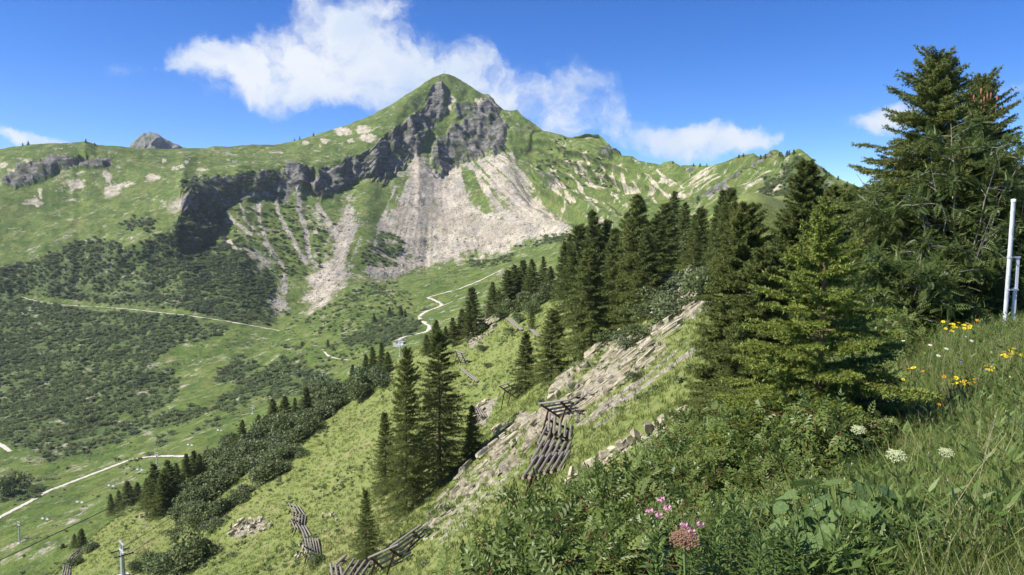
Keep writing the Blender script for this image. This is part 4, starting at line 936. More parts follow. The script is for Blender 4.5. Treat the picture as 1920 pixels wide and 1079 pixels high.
# ------------------------------------------------------------------ tilted limestone bands: every slab a piece of its outcrop
SLABS = [slab_mesh(400 + i, rnd.uniform(.25, .5)) for i in range(14)]
def outcrop(label, polys, count, course, lmin, lmax, name='rock_outcrop', lift=.50, fill=.7, slope=-.68, loose=.12, rough=.35):
    """layered outcrop: courses of blocks parallel to the bedding, which runs up the hillside at `slope` (px/px)"""
    c0 = near_hit(*np.array(polys[0], float).mean(0), 25); e = empty(name, c0); tag(e, label, 'rock'); k = 0
    ux = np.array([1, slope]) / math.hypot(1, slope); vx = np.array([-ux[1], ux[0]]); cand = []
    for pl in polys:
        a = np.array(pl, float); ca = a.mean(0); s = (a - ca) @ ux; w = (a - ca) @ vx; q = w.min() + 1; ci = 0
        while q < w.max():
            th = course * rnd.uniform(.6, 1.5); t = s.min() + rnd.uniform(0, lmax); ci += 1; bold = rnd.uniform(.55, 1.15)
            while t < s.max():
                L = rnd.uniform(lmin, lmax); c = ca + ux * (t + L / 2) + vx * (q + th / 2 + rnd.gauss(0, .8))
                if poly_sd(np.array([c[0]]), np.array([c[1]]), pl)[0] > 0 and rnd.random() < fill * bold: cand.append((c, L, th, rnd.uniform(-1, 1) * rough + (bold - .85) * 1.0))
                t += L * rnd.uniform(.92, 1.1)
            q += th * .95
    rnd.shuffle(cand)
    extra = Bag()
    for ki, (c, L, th, pr) in enumerate(cand):
        h = near_hit(c[0], c[1], 25); mpp = h.y / FPX
        # bedding frame at this spot
        a = Vector(P(c[0] - ux[0] * 8, c[1] - ux[1] * 8, h.y - .0)); h2 = near_hit(c[0] + ux[0] * 16, c[1] + ux[1] * 16, 25)
        X = (h2 - h); X = X.normalized() if 0 < X.length < 6 else Vector((.75, .3, .55)).normalized()
        vw = h.normalized(); Zb = X.cross(vw).normalized(); Zb = -Zb if Zb.z < 0 else Zb; Yb = Zb.cross(X)
        m3 = Matrix((X, Yb, Zb)).transposed(); rot = (m3 @ Euler((rnd.gauss(0, loose), rnd.gauss(0, loose), rnd.gauss(0, loose * 1.6))).to_matrix())
        th_m = th * mpp; sc3 = (L * mpp * .56, max(th_m * 1.3, .3) * rnd.uniform(.8, 1.4), th_m * 1.35); lo = h - c0 + Vector((0, 0, lift)) - vw * (pr * .5); sm = SLABS[rnd.randrange(len(SLABS))]
        if ki < count: obj('slab', sm, e, loc=lo, rot=rot.to_euler(), scl=sc3)
        else:
            v = np.array([q_.co for q_ in sm.vertices]) * np.array(sc3) @ np.array(rot).T + np.array(lo)
            f4 = np.array([tuple(q_.vertices) for q_ in sm.polygons if len(q_.vertices) == 4]); f3 = np.array([tuple(q_.vertices) for q_ in sm.polygons if len(q_.vertices) == 3])
            extra.add(v, f4); extra.f3.append(f3 + extra.n - len(v))
    if extra.n: o = obj('small_blocks', extra.mesh('small_blocks', [M_LIME]), e); o['kind'] = 'stuff'
    return e
outcrop('large pale limestone outcrop of tilted broken slabs below the spruces', [ROCKBAND[0]], 298, 6.5, 18, 74, fill=.8, rough=.5, lift=.5, loose=.055)
outcrop('lower band of tilted limestone ledges running down past the log barrier', [ROCKBAND[1]], 290, 6.0, 14, 60, fill=.55, slope=-.8, rough=.5, loose=.06)
outcrop('small grey layered outcrop under the far spruces', [ROCKBAND[2]], 70, 5, 8, 22, fill=.7)
outcrop('patch of pale rubble on the open grassy hillside', [ROCKBAND[3]], 90, 4.5, 5, 10, fill=.7, loose=.5, slope=-.3)
outcrop('little rocky knob beneath the edge spruces', [ROCKBAND[4], [(330,925),(350,905),(360,915),(345,932)]], 34, 5, 6, 12, fill=.6, loose=.3)
outcrop('row of pale boulders edging the bright grass strip', [[(1048,908),(1110,872),(1180,828),(1240,793),(1300,760),(1312,766),(1240,805),(1180,842),(1120,888),(1060,918)]], 120, 9, 11, 22, name='boulder_row', fill=1.0, loose=.25, slope=-.58, lift=.3)
outcrop('loose limestone blocks behind the slim spruce', [[(880,790),(900,760),(928,742),(925,765),(905,795)], [(1000,765),(1040,740),(1050,750),(1012,775)]], 40, 6, 8, 18, loose=.35)
outcrop('rubble under the twisted log barrier on the hillside', [[(540,1040),(570,1020),(590,1035),(560,1060)], [(600,970),(640,965),(640,985),(610,990)]], 40, 4, 5, 10, fill=.4, loose=.4)
# stray white stones on the grass
for i in range(46):
    x = rnd.uniform(380, 1020); y = rnd.uniform(740, 1070)
    if y < 1079 - (x - 100) * .53: continue
    h = near_hit(x, y, 30); s = rnd.uniform(.12, .32)
    tag(obj('stone', SLABS[i % 14], loc=(h.x, h.y, h.z + s * .1), rot=(rnd.uniform(-.3, .3), rnd.uniform(-.3, .3), rnd.uniform(0, 6)), scl=s), 'small pale stone lying on the grassy hillside', 'stone', 'stray stones on the hillside')

# ------------------------------------------------------------------ avalanche barriers of logs
n = NB('weathered_log'); p = n.objco()
M_LOG = n.done(n.pbsdf(n.mix(n.mr(n.noise(3, 5, .7, n.mapping(p, scale=(.6, 9, 9))), .35, .65), (.115, .097, .08), (.29, .26, .23)), .85, n.bump(n.noise(8, 4, .7, n.mapping(p, scale=(.5, 6, 6))), .5, .03)))
n = NB('log_end'); M_LOGEND = n.done(n.pbsdf((.42, .35, .26), .85))
n = NB('rusty_steel'); p = n.objco()
M_RUST = n.done(n.pbsdf(n.mix(n.mr(n.noise(6, 4, .7, p), .4, .65), (.10, .055, .04), (.20, .095, .06)), .8))
def log_mesh():
    r = np.random.default_rng(9); th = np.arange(9) * 2 * math.pi / 9; V = []
    for i, x in enumerate(np.linspace(-.5, .5, 5)):
        rr2 = .5 * (1 - .10 * i / 4) * (1 + r.normal(0, .03, 9)); V.append(np.stack([np.full(9, x), np.cos(th) * rr2, np.sin(th) * rr2], 1))
    V = np.concatenate(V); q = [(a * 9 + j, a * 9 + (j + 1) % 9, (a + 1) * 9 + (j + 1) % 9, (a + 1) * 9 + j) for a in range(4) for j in range(9)]
    t = [(0, j + 1, j) for j in range(1, 8)] + [(36, 36 + j, 36 + j + 1) for j in range(1, 8)]
    return mk_mesh('log', V, [np.array(t), np.array(q)], [M_LOG, M_LOGEND], mat_idx=[1] * 14 + [0] * 36)
LOG = log_mesh()
def beam_mesh():
    # I-section girder, length along x
    pr = np.array([(-.5,-.5),(.5,-.5),(.5,-.36),(.1,-.36),(.1,.36),(.5,.36),(.5,.5),(-.5,.5),(-.5,.36),(-.1,.36),(-.1,-.36),(-.5,-.36)]); k = len(pr)
    V = np.concatenate([np.column_stack([np.full(k, x), pr]) for x in (-.5, .5)]); q = [(j, (j + 1) % k, k + (j + 1) % k, k + j) for j in range(k)]
    return mk_mesh('girder', V, [np.array(q)], [M_RUST])
GIRD = beam_mesh()
def bar(name, mesh, a, b, d, root, roll=0):
    a = Vector(a); b = Vector(b); v = b - a
    o = obj(name, mesh, root, loc=(a + b) / 2 - root.location, scl=(v.length, d, d))
    o.rotation_mode = 'QUATERNION'; o.rotation_quaternion = v.to_track_quat('X', 'Z')
    return o
def barrier(label, panels, dia=.24, group=None, posts=True):
    """panels: (top log pixels a,b), (bottom log pixels a,b), logs; the bottom log lies on the ground, the panel leans out over the slope"""
    p0 = near_hit(*panels[0][1][0], 25); root = empty('avalanche_barrier', p0); tag(root, label, 'barrier', group)
    for (ta, tb), (ba, bb_), nl_ in panels:
        Ba = near_hit(*ba, 25); Bb = near_hit(*bb_, 25)
        Ta = Vector(P(ta[0], ta[1], Ba.y - .5)); Tb = Vector(P(tb[0], tb[1], Bb.y - .5))
        for q in (Ba, Bb): q.z += .25
        for q in (Ta, Tb): q.z = max(q.z, ground(q.x, q.y) + .5)
        for i in range(nl_):
            t = i / max(nl_ - 1, 1); A = Ta.lerp(Ba, t); B = Tb.lerp(Bb, t); j = (B - A).normalized()
            sh = rnd.uniform(-.12, .12)
            bar('log', LOG, A + j * (sh - .12), B + j * (sh + .12), dia * rnd.uniform(.85, 1.12), root)
        if nl_ >= 2:
            off = Vector((-.16, .05, -.2))
            for f in (.16, .84):
                A = Ta.lerp(Tb, f) + off; B = Ba.lerp(Bb, f) + off; dd = (A - B)
                bar('girder', GIRD, A + dd * .06, B - dd * .04, .17, root)
                if posts:
                    m_ = A.lerp(B, .3); g = Vector((m_.x - .7, m_.y, ground(m_.x - .7, m_.y) - .3))
                    if .4 < m_.z - g.z < 4.5: bar('post', GIRD, m_, g, .14, root)
    return root
z2 = lambda X, Y: (960 + X / 4.69, 700 + Y / 4.69)
barrier('big zigzag barrier of weathered logs beside the bright grass strip', [
  ((z2(245,270), z2(500,235)), (z2(440,420), z2(615,380)), 6), ((z2(500,240), z2(600,185)), (z2(615,310), z2(700,228)), 3),
  ((z2(332,365), z2(320,500)), (z2(520,485), z2(508,600)), 5), ((z2(300,480), z2(230,618)), (z2(490,588), z2(424,728)), 5),
  ((z2(275,600), z2(180,757)), (z2(515,650), z2(456,772)), 6), ((z2(215,740), z2(95,922)), (z2(505,730), z2(410,890)), 6)], .195)
z3 = lambda X, Y: (520 + X / 6.4, 920 + Y / 6.4)
barrier('straight barrier of long logs below the lower rock ledge', [((z3(1105,805), z3(1440,655)), (z3(1250,990), z3(1590,790)), 4), ((z3(1365,670), z3(1705,428)), (z3(1530,775), z3(1780,556)), 4)], .19)
barrier('barrier of steep splayed logs under the lone spruce', [((z3(640,880), z3(660,1030)), (z3(760,950), z3(775,1050)), 3), ((z3(670,925), z3(825,778)), (z3(720,950), z3(850,850)), 2), ((z3(775,1040), z3(912,838)), (z3(1080,1060), z3(1190,900)), 5)], .25)
barrier('twisted barrier of stacked logs on the open grassy hillside', [
  ((z3(140,150), z3(182,262)), (z3(255,200), z3(332,315)), 4), ((z3(190,268), z3(186,345)), (z3(342,318), z3(326,425)), 5), ((z3(163,338), z3(214,462)), (z3(272,350), z3(352,482)), 5),
  ((z3(288,500), z3(325,578)), (z3(340,458), z3(402,562)), 3), ((z3(330,578), z3(346,672)), (z3(487,598), z3(517,802)), 6), ((z3(313,658), z3(390,802)), (z3(410,700), z3(505,802)), 4)], .22)
z5 = lambda X, Y: (560 + X / 3.0, 480 + Y / 3.0)
barrier('short barrier of dark logs under the spruces left of the outcrop'.replace('left of', 'beside'), [((z5(1130,732), z5(1192,712)), (z5(1222,808), z5(1268,772)), 5)], .26)
barrier('ladder like barrier on the slope above the tall spruces', [((z5(878,530), z5(928,548)), (z5(905,600), z5(952,606)), 5), ((z5(905,640), z5(950,680)), (z5(915,632), z5(960,672)), 2), ((z5(950,682), z5(1000,728)), (z5(962,672), z5(1010,712)), 2)], .30)
barrier('slanting log barrier high on the grass below the bushes', [((z5(1168,368), z5(1250,436)), (z5(1185,352), z5(1262,420)), 3)], .34)
barrier('short log barrier half hidden behind a spruce', [((z5(1298,424), z5(1345,470)), (z5(1310,412), z5(1356,458)), 3)], .34)
barrier('lone short log barrier at the edge above the piste', [((z5(468,652), z5(520,690)), (z5(476,644), z5(528,682)), 2)], .36)
barrier('weathered log barrier peeping out behind the slim spruce', [((z5(985,842), z5(1010,900)), (z5(1030,875), z5(1056,912)), 4)], .26)
barrier('dark log barrier tucked under the trees', [((z5(1436,142), z5(1485,166)), (z5(1442,136), z5(1490,158)), 3)], .34)
barrier('dark curved terraced barrier at the bottom of the hillside',
[(((116,1080), (121,1060)), ((130,1082), (133,1064)), 4), (((121,1060), (133,1043)), ((133,1064), (146,1048)), 4), (((133,1043), (148,1030)), ((146,1048), (158,1036)), 4)], .3)
# ------------------------------------------------------------------ chairlifts, summit cross, platform, people
n = NB('galvanised_steel'); p = n.objco()
M_STEEL = n.done(n.pbsdf(n.mix(n.mr(n.noise(4, 4, .6, p), .35, .65), (.42, .43, .44), (.60, .61, .62)), .5, metal=.35))
M_DARK = (lambda n: n.done(n.pbsdf((.03, .032, .035), .6)))(NB('dark_rubber_and_shadow'))
M_WHITE = (lambda n: n.done(n.pbsdf((.78, .78, .76), .5)))(NB('white_paint'))
def box_v(c, s):
    c = np.array(c, float); s = np.array(s, float) / 2
    v = np.array([[x, y, z] for x in (-1, 1) for y in (-1, 1) for z in (-1, 1)]) * s + c
    f = np.array([[0,1,3,2],[4,6,7,5],[0,4,5,1],[2,3,7,6],[0,2,6,4],[1,5,7,3]]); return v, f
def bagmesh(parts, mats, smooth=False):
    b = Bag()
    for v, f in parts: b.add(np.asarray(v), np.asarray(f))
    return b.mesh('piece', mats, smooth)
def pylon_meshes(Hh, arm):
    mast = bagmesh([tube(np.array([[0,0,-1.2],[0,0,Hh*.5],[0,0,Hh]]), [.42,.34,.26], 10)], [M_STEEL], True)
    foot = bagmesh([box_v((0,0,-.4), (1.8,1.8,1.4))], [(M_CONC)])
    arm_ = bagmesh([box_v((0,0,Hh), (arm,.28,.32)), tube(np.array([[-arm*.28,0,Hh+.1],[-arm*.22,0,Hh+1.3]]), [.09,.09], 6), tube(np.array([[arm*.28,0,Hh+.1],[arm*.22,0,Hh+1.3]]), [.09,.09], 6), box_v((0,0,Hh+1.35), (arm*.95,.16,.18))], [M_STEEL])
    shv = []
    for j in range(6):
        a = np.linspace(0, 2*math.pi, 9)[:-1]; y = -1.25 + j * .5
        shv.append(tube(np.array([[-.07, y, -.1], [.07, y, -.1]]), [.22, .22], 8))
    shv.append(box_v((0, 0, -.02), (.1, 2.9, .16)))
    return mast, foot, arm_, bagmesh(shv, [M_DARK])
n = NB('concrete'); p = n.pos()
M_CONC = n.done(n.pbsdf(n.mix(n.mr(n.noise(.8, 5, .7, p), .35, .65), (.36, .35, .33), (.52, .51, .48)), .9))
def pylon(label, loc, Hh, arm, rz, group):
    e = empty('lift_pylon', loc, rz); tag(e, label, 'pylon', group)
    mast, foot, arm_, shv = pylon_meshes(Hh, arm)
    obj('mast', mast, e); obj('footing', foot, e); ca = obj('crossarm', arm_, e)
    for s in (-1, 1): obj('sheave_train', shv, ca, loc=(s * arm * .46, 0, Hh - .25))
    return Vector((loc[0], loc[1], loc[2] + Hh - .3))
GP1 = 'pylons of the valley chairlift'; GP2 = 'pylons of the ridge chairlift'
def pylon_px(px, b, t, label, arm, rz, group, near=False):
    loc = near_hit(px, b, 20) if near else far_at(px, b)
    return pylon(label, loc, (b - t) * loc.y / FPX, arm, rz, group)
l1 = [pylon_px(38,1019,982,'slim grey lift pylon alone on the lower piste casting a shadow', 3.2, R(-38), GP1), pylon_px(295,873,852,'grey lift pylon rising beside the gravel road bend', 4.2, R(-35), GP1),
      pylon_px(474,776,765,'tiny pale lift pylon on the piste beyond the bushes', 4, R(-30), GP1), pylon_px(605,709,698,'tiny pale lift pylon below the knoll', 4, R(-25), GP1)]
pb = P(232, 1098, 118); pb = Vector((pb[0], pb[1], ground(pb[0], pb[1])))
l2 = [pylon('grey lift pylon with wide crossarm low on the hillside', pb, (P(232,1034,118)[2] - pb.z), 2.5, R(-48), GP2),
      pylon_px(752,668,637,'pale lift pylon standing at the concrete platform', 5, R(-30), GP2), pylon_px(808,618,599,'pale lift pylon inside the bend of the winding road', 5, R(-25), GP2),
      pylon_px(940,532,515,'pale lift pylon beside the straight upper road', 5, R(-15), GP2), pylon_px(1148,430,410,'pale lift pylon in front of the shaded bowl', 5.5, R(0), GP2)]
M_CABLE = (lambda n: n.done(n.pbsdf((.10, .10, .105), .6)))(NB('steel_cable'))
def cable(label, tops, off, r=.05):
    ptsq = []
    for a, b in zip(tops[:-1], tops[1:]):
        d = (b - a); side = Vector((d.y, -d.x, 0)).normalized() * off; L = d.length
        for t in np.linspace(0, 1, 14)[:-1]:
            q = a.lerp(b, t) + side; q.z -= 4 * t * (1 - t) * L * .018; ptsq.append(q)
    ptsq.append(tops[-1] + side)
    v, f = tube(np.array(ptsq), np.full(len(ptsq), r), 4)
    tag(obj('lift_cable', bagmesh([(v, f)], [M_CABLE])), label, 'cable', 'lift cables'); return ptsq
c1 = [cable('thin haul cable of the valley chairlift strung between its pylons', l1, s * 1.5) for s in (-1, 1)]
top2 = l2 + [far_at(1292, 328) + Vector((0, 0, 8))]
c2 = [cable('thin haul cable of the ridge chairlift strung between its pylons', top2, s * 1.4) for s in (-1, 1)]
def chair_meshes(mat):
    hang = bagmesh([tube(np.array([[0,0,0],[0,.12,-.6],[0,.25,-1.5],[0,.3,-2.0]]), [.035]*4, 5)], [M_STEEL])
    seat = bagmesh([box_v((0,.05,-2.45), (1.9,.55,.1)), box_v((0,.36,-2.12), (1.9,.09,.62)), box_v((0,.3,-2.0), (2.0,.06,.06))] , [mat])
    bar_ = bagmesh([tube(np.array([[-.95,.3,-2.0],[-.95,-.3,-2.15],[.95,-.3,-2.15],[.95,.3,-2.0]]), [.03]*4, 5), tube(np.array([[0,-.3,-2.15],[0,-.42,-2.7]]), [.03,.03], 5)], [M_STEEL])
    return hang, seat, bar_
CHW = chair_meshes(M_STEEL); CHD = chair_meshes(M_DARK)
def chair(q, rz, ms, label, group):
    e = empty('lift_chair', q, rz); hang, seat, b_ = ms
    obj('hanger', hang, e); obj('seat', seat, e); obj('safety_bar', b_, e); tag(e, label, 'chairlift chair', group)
for cc in c1:
    for i in (2, 5, 8, 11, 17, 21, 30):
        if i < len(cc): chair(cc[i], R(-38), CHW, 'empty pale chair hanging over the lower piste', 'chairs of the valley lift')
for k, cc in enumerate(c2):
    for i in ((2, 5, 9) if k == 0 else (1, 4, 8)):
        chair(cc[i], R(-48), CHD if (k == 1 and i == 1) else CHW, 'dark empty chair hanging beside the low hillside pylon' if (k == 1 and i == 1) else 'empty pale chair hanging in front of the hillside alders', None if (k == 1 and i == 1) else 'chairs of the ridge lift')
# dark tube laid along the lower piste as the lift cable's shadow
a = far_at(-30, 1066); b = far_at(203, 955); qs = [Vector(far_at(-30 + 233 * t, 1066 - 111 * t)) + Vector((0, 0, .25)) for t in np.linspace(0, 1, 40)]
tag(obj('cable_shadow_line', bagmesh([tube(np.array(qs), np.full(40, .16), 5)], [M_DARK])), 'thin dark strip laid as the lift cable shadow across the lower piste', 'cable')
# concrete platform by the winding road
loc = far_at(752, 648); e = empty('concrete_platform', loc, R(-20)); tag(e, 'pale concrete platform and block at the start of the winding road', 'platform')
obj('slab', bagmesh([box_v((0,0,.0), (9.5,6.5,2.2))], [M_CONC]), e); obj('block', bagmesh([box_v((.8,.4,1.9), (4.6,3.2,2.0)), box_v((.8,.4,3.0), (5.0,3.6,.2))], [M_STEEL]), e); obj('retaining_wall', bagmesh([box_v((-3.4,-2.9,1.5), (2.6,.4,1.6)), box_v((-4.6,0,1.5), (.4,5.6,1.6))], [M_CONC]), e)
# upper lift station on the far bowl
loc = far_at(1293, 332); e = empty('lift_station', loc, R(10)); tag(e, 'small lift station high in the grassy bowl below the ridge', 'station')
obj('mast', bagmesh([tube(np.array([[0,0,-1],[0,0,9]]), [.7,.6], 8)], [M_STEEL]), e); obj('drive_housing', bagmesh([box_v((0,0,9.6), (9,4,1.6)), box_v((0,0,11), (5,3,1.2))], [M_STEEL]), e); obj('hut', bagmesh([box_v((5,0,1), (4,4,4)), box_v((5,0,3.2), (4.8,4.8,.3))], [M_BARK]), e)
# summit cross
i = int(np.argmin(np.abs(cols - 833))); rs_ = int(np.argmin(proj(G2[:, i])[1])); q = G2[rs_, i]
e = empty('summit_cross', q); tag(e, 'tiny cross standing on the mountain summit', 'cross')
obj('upright', bagmesh([box_v((0,0,2.6), (.34,.34,6.4))], [M_BARK]), e); obj('crossbeam', bagmesh([box_v((0,-.02,4.4), (2.8,.30,.30))], [M_BARK]), e)
# two far hikers
n = NB('dark_clothes'); M_CLOTH = n.done(n.pbsdf((.05, .055, .08), .8)); n = NB('red_jacket'); M_RED = n.done(n.pbsdf((.35, .08, .06), .8)); n = NB('skin'); M_SKIN = n.done(n.pbsdf((.45, .28, .2), .6))
def hiker(loc, label, mat):
    me_ = bpy.data.meshes.new('person')
    V = [(0,0,.95),(0,0,1.2),(0,.02,1.42),(0,0,1.55),(0,-.03,1.72),(.19,0,1.40),(.27,.05,1.13),(.25,-.08,.9),(-.19,0,1.40),(-.27,-.02,1.13),(-.25,-.12,.9),(.1,0,.88),(.12,-.12,.48),(.12,.0,.06),(.12,-.16,.03),(-.1,0,.88),(-.11,.08,.48),(-.11,.26,.08),(-.11,.12,.03)]
    E = [(0,1),(1,2),(2,3),(3,4),(2,5),(5,6),(6,7),(2,8),(8,9),(9,10),(0,11),(11,12),(12,13),(13,14),(0,15),(15,16),(16,17),(17,18)]
    me_.from_pydata(V, E, []); o = obj('person', me_, loc=loc, rot=(0, 0, 1.0)); me_.materials.append(mat)
    o.modifiers.new('skin', 'SKIN'); sv = me_.skin_vertices[0].data
    for k, r_ in enumerate([.16,.17,.17,.07,.115,.08,.055,.05,.08,.055,.05,.1,.075,.055,.05,.1,.075,.055,.05]): sv[k].radius = (r_, r_ * .9)
    sv[0].use_root = True; s_ = o.modifiers.new('sub', 'SUBSURF'); s_.levels = 1; s_.render_levels = 1
    tag(o, label, 'person')
hiker(far_at(100, 918), 'tiny walking person in dark clothes at the gravel road junction', M_CLOTH)
hiker(near_hit(92, 1076, 60) + Vector((0, 0, .02)), 'tiny walking person at the bottom edge of the hillside', M_RED)
# ------------------------------------------------------------------ foreground plants on the knoll
M_ROSE = leaf_mat('rose_leaves', (.090, .130, .033), (.158, .210, .052), (.25, .295, .085), transl=.38, rough=.42, spec=.35, inst=.25)
M_ROWAN = leaf_mat('rowan_leaves', (.072, .104, .028), (.126, .170, .042), (.20, .245, .068), transl=.36, rough=.42, spec=.35, inst=.1)
M_HERB = leaf_mat('herb_leaves', (.070, .120, .030), (.120, .180, .044), (.20, .255, .075), transl=.38, rough=.45, inst=.3)
def butter_mat():
    n = NB('butterbur_leaves'); p = n.objco(); r = n.attr_inst()
    c = n.mix(r, (.075, .135, .036), (.135, .205, .062)); c = n.mix(n.mr(n.noise(3, 5, .7, p), .46, .58, 0, .6), c, (.16, .22, .075))
    w = n.N.new('ShaderNodeTexWave'); w.inputs['Scale'].default_value = 2.2; w.inputs['Distortion'].default_value = 3.0; n.L.new(n.mapping(p, rot=(0, 0, .7)), w.inputs['Vector'])
    d = n.pbsdf(c, .5, n.bump(n.noise(5, 4, .6, p), .6, .02)); t = n.N.new('ShaderNodeBsdfTranslucent'); n.L.new(c, t.inputs[0])
    mx = n.N.new('ShaderNodeMixShader'); mx.inputs[0].default_value = .3; n.L.new(d, mx.inputs[1]); n.L.new(t.outputs[0], mx.inputs[2]); return n.done(mx.outputs[0])
M_BUTTER = butter_mat()
M_FG = leaf_mat('meadow_grass', (.115, .165, .038), (.195, .240, .060), (.37, .36, .155), transl=.45, rough=.45, inst=.45)
M_STRAW = leaf_mat('dry_grass', (.24, .21, .10), (.34, .30, .16), (.44, .40, .24), transl=.25, inst=.4)
M_REDSTEM = (lambda n: n.done(n.pbsdf((.16, .055, .035), .7)))(NB('red_twig'))
M_GSTEM = (lambda n: n.done(n.pbsdf((.13, .19, .06), .6)))(NB('green_stem'))
def flat_mat(name, c, rough=.6, tr=.3):
    n = NB(name); d = n.pbsdf(c, rough); t = n.N.new('ShaderNodeBsdfTranslucent'); t.inputs[0].default_value = c + (1,)
    mx = n.N.new('ShaderNodeMixShader'); mx.inputs[0].default_value = tr; n.L.new(d, mx.inputs[1]); n.L.new(t.outputs[0], mx.inputs[2]); return n.done(mx.outputs[0])
M_YEL = flat_mat('yellow_petal', (.85, .70, .03)); M_ORG = flat_mat('orange_disc', (.62, .30, .02)); M_PINK = flat_mat('pink_petal', (.60, .30, .40)); M_WPET = flat_mat('white_petal', (.78, .78, .70)); M_CREAM = flat_mat('cream_umbel', (.50, .54, .30))
M_BROWNU = flat_mat('brown_umbel', (.30, .17, .12)); M_BLUE = flat_mat('blue_petal', (.20, .20, .55))
def place(tpl, org, Xd, Zd, scl):
    """copies of a leaf template (k,4,3): local x = leaf axis, z = leaf normal"""
    Xd = unit(Xd); Yd = unit(np.cross(Zd, Xd)); Zd = np.cross(Xd, Yd)
    M = np.stack([Xd, Yd, Zd], 1) * np.asarray(scl)[:, None, None]
    return (np.einsum('kvi,nij->nkvj', tpl, M) + org[:, None, None]).reshape(-1, 3)
def pinnate(pairs, leafl, leafw, droop=.25, fold=.25):
    q = []
    def lf(o, a, L):
        d = np.array([math.cos(a), math.sin(a), 0]); s = np.array([-d[1], d[0], 0]); o = np.array(o)
        m = o + d * L * .5
        q.append([o, m - s * L * leafw + [0, 0, fold * L * .4], o + d * L + [0, 0, -.12 * L], m + s * L * leafw + [0, 0, fold * L * .4]])
    for i in range(pairs):
        t = .22 + .68 * i / max(pairs - 1, 1); z = -droop * t * t
        L = leafl * (.75 + .4 * math.sin(math.pi * min(1, t + .12)))
        for s in (-1, 1): lf((t, 0, z), s * R(62 - 14 * t), L)
    lf((.95, 0, -droop * .9), 0, leafl)
    return np.array(q)
T_ROSE = pinnate(4, .36, .27); T_ROWAN = pinnate(6, .33, .17, .35)
def leaf_bag(b, tpl, org, Xd, Zd, scl, var):
    v = place(tpl, org, Xd, Zd, scl); b.add(v, np.arange(len(v)).reshape(-1, 4), np.repeat(np.repeat(var, len(tpl)), 4))
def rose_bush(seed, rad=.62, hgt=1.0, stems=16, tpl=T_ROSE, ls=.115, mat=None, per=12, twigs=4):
    global rng
    rng = np.random.default_rng(seed); b = Bag(); s_ = Bag(); O, XD, ZD = [], [], []
    def leafy(pl, cnt, t0):
        t = np.linspace(t0, 1, cnt) + rng.normal(0, .02, cnt); k = np.linspace(0, 1, len(pl))
        o = np.stack([np.interp(t, k, pl[:, i]) for i in range(3)], 1); d = unit(np.gradient(o, axis=0))
        a = np.arange(cnt) * 2.4 + rng.random() * 6; r1 = unit(np.cross(d, [0.02, .01, 1.])); r2 = np.cross(d, r1)
        o_ = r1 * np.cos(a)[:, None] + r2 * np.sin(a)[:, None]
        x = unit(o_ + d * .5 + np.array([0, 0, .15]) + rng.normal(0, .15, (cnt, 3))); z = unit(np.array([0, 0, 1.]) + o_ * .35 + rng.normal(0, .3, (cnt, 3)))
        O.append(o); XD.append(x); ZD.append(z)
    for i in range(stems):
        az = i * 2.4 + rng.normal(0, .3); rr2 = rad * math.sqrt((i + .5) / stems) * rng.uniform(.8, 1.1); out = np.array([math.cos(az), math.sin(az), 0])
        hh = hgt * rng.uniform(.7, 1.05) * (1 - .32 * (rr2 / rad) ** 2)
        ts = np.linspace(0, 1, 7)[:, None]
        pl = out * (rr2 * (.15 * ts + .85 * ts ** 1.6)) + np.array([0, 0, 1.]) * hh * (1.15 * ts - .15 * ts ** 3) + rng.normal(0, .02, (7, 3)) * ts + np.array([0, 0, -.1])
        v, f = tube(pl, np.linspace(.009, .003, 7), 4); s_.add(v, f)
        leafy(pl, per, .3)
        for k in range(twigs):
            j = rng.integers(2, 6); a2 = rng.uniform(0, 6.28); d2_ = unit(np.array([math.cos(a2), math.sin(a2), .55]) + out * .4)
            L = rng.uniform(.16, .34) * hgt; tl = pl[j] + d2_ * L * np.linspace(0, 1, 4)[:, None] + np.array([0, 0, -.25]) * L * np.linspace(0, 1, 4)[:, None] ** 2
            v, f = tube(tl, np.linspace(.004, .002, 4), 3); s_.add(v, f); leafy(tl, max(5, int(per * .6)), .15)
    O = np.concatenate(O); XD = np.concatenate(XD); ZD = np.concatenate(ZD); m = len(O)
    leaf_bag(b, tpl, O, XD, ZD, ls * rng.uniform(.7, 1.25, m), np.clip(rng.normal(.42, .17, m) + .3 * (O[:, 2] / hgt - .55), 0, 1))
    return b.mesh('rose_foliage', [mat or M_ROSE]), s_.mesh('rose_stems', [M_REDSTEM])
ROSE = [rose_bush(500 + i, ls=.135) for i in range(4)]
def fg(px, pyt, depth, hmin=.3, hmax=2.2):
    q = P(px, pyt, depth); g = ground(q[0], q[1]); return Vector((q[0], q[1], g)), min(max(q[2] - g, hmin), hmax)
def fbush(px, pyt, depth, label, group, protos=ROSE, wide=1.0, name='rose_bush', part=('stems', 'foliage'), hmax=1.9, cat='bush'):
    loc, h = fg(px, pyt, depth, hmax=hmax); s = h / 1.0; w = max(.75, min(s, 1.25)) * wide
    e = empty(name, (loc.x, loc.y, loc.z), rnd.uniform(0, 6.28), (w, w, s)); c, t = protos[rnd.randrange(len(protos))]
    obj(part[0], t, e); obj(part[1], c, e); return tag(e, label, cat, group)
GRB = 'rose bushes covering the knoll'
row = 0
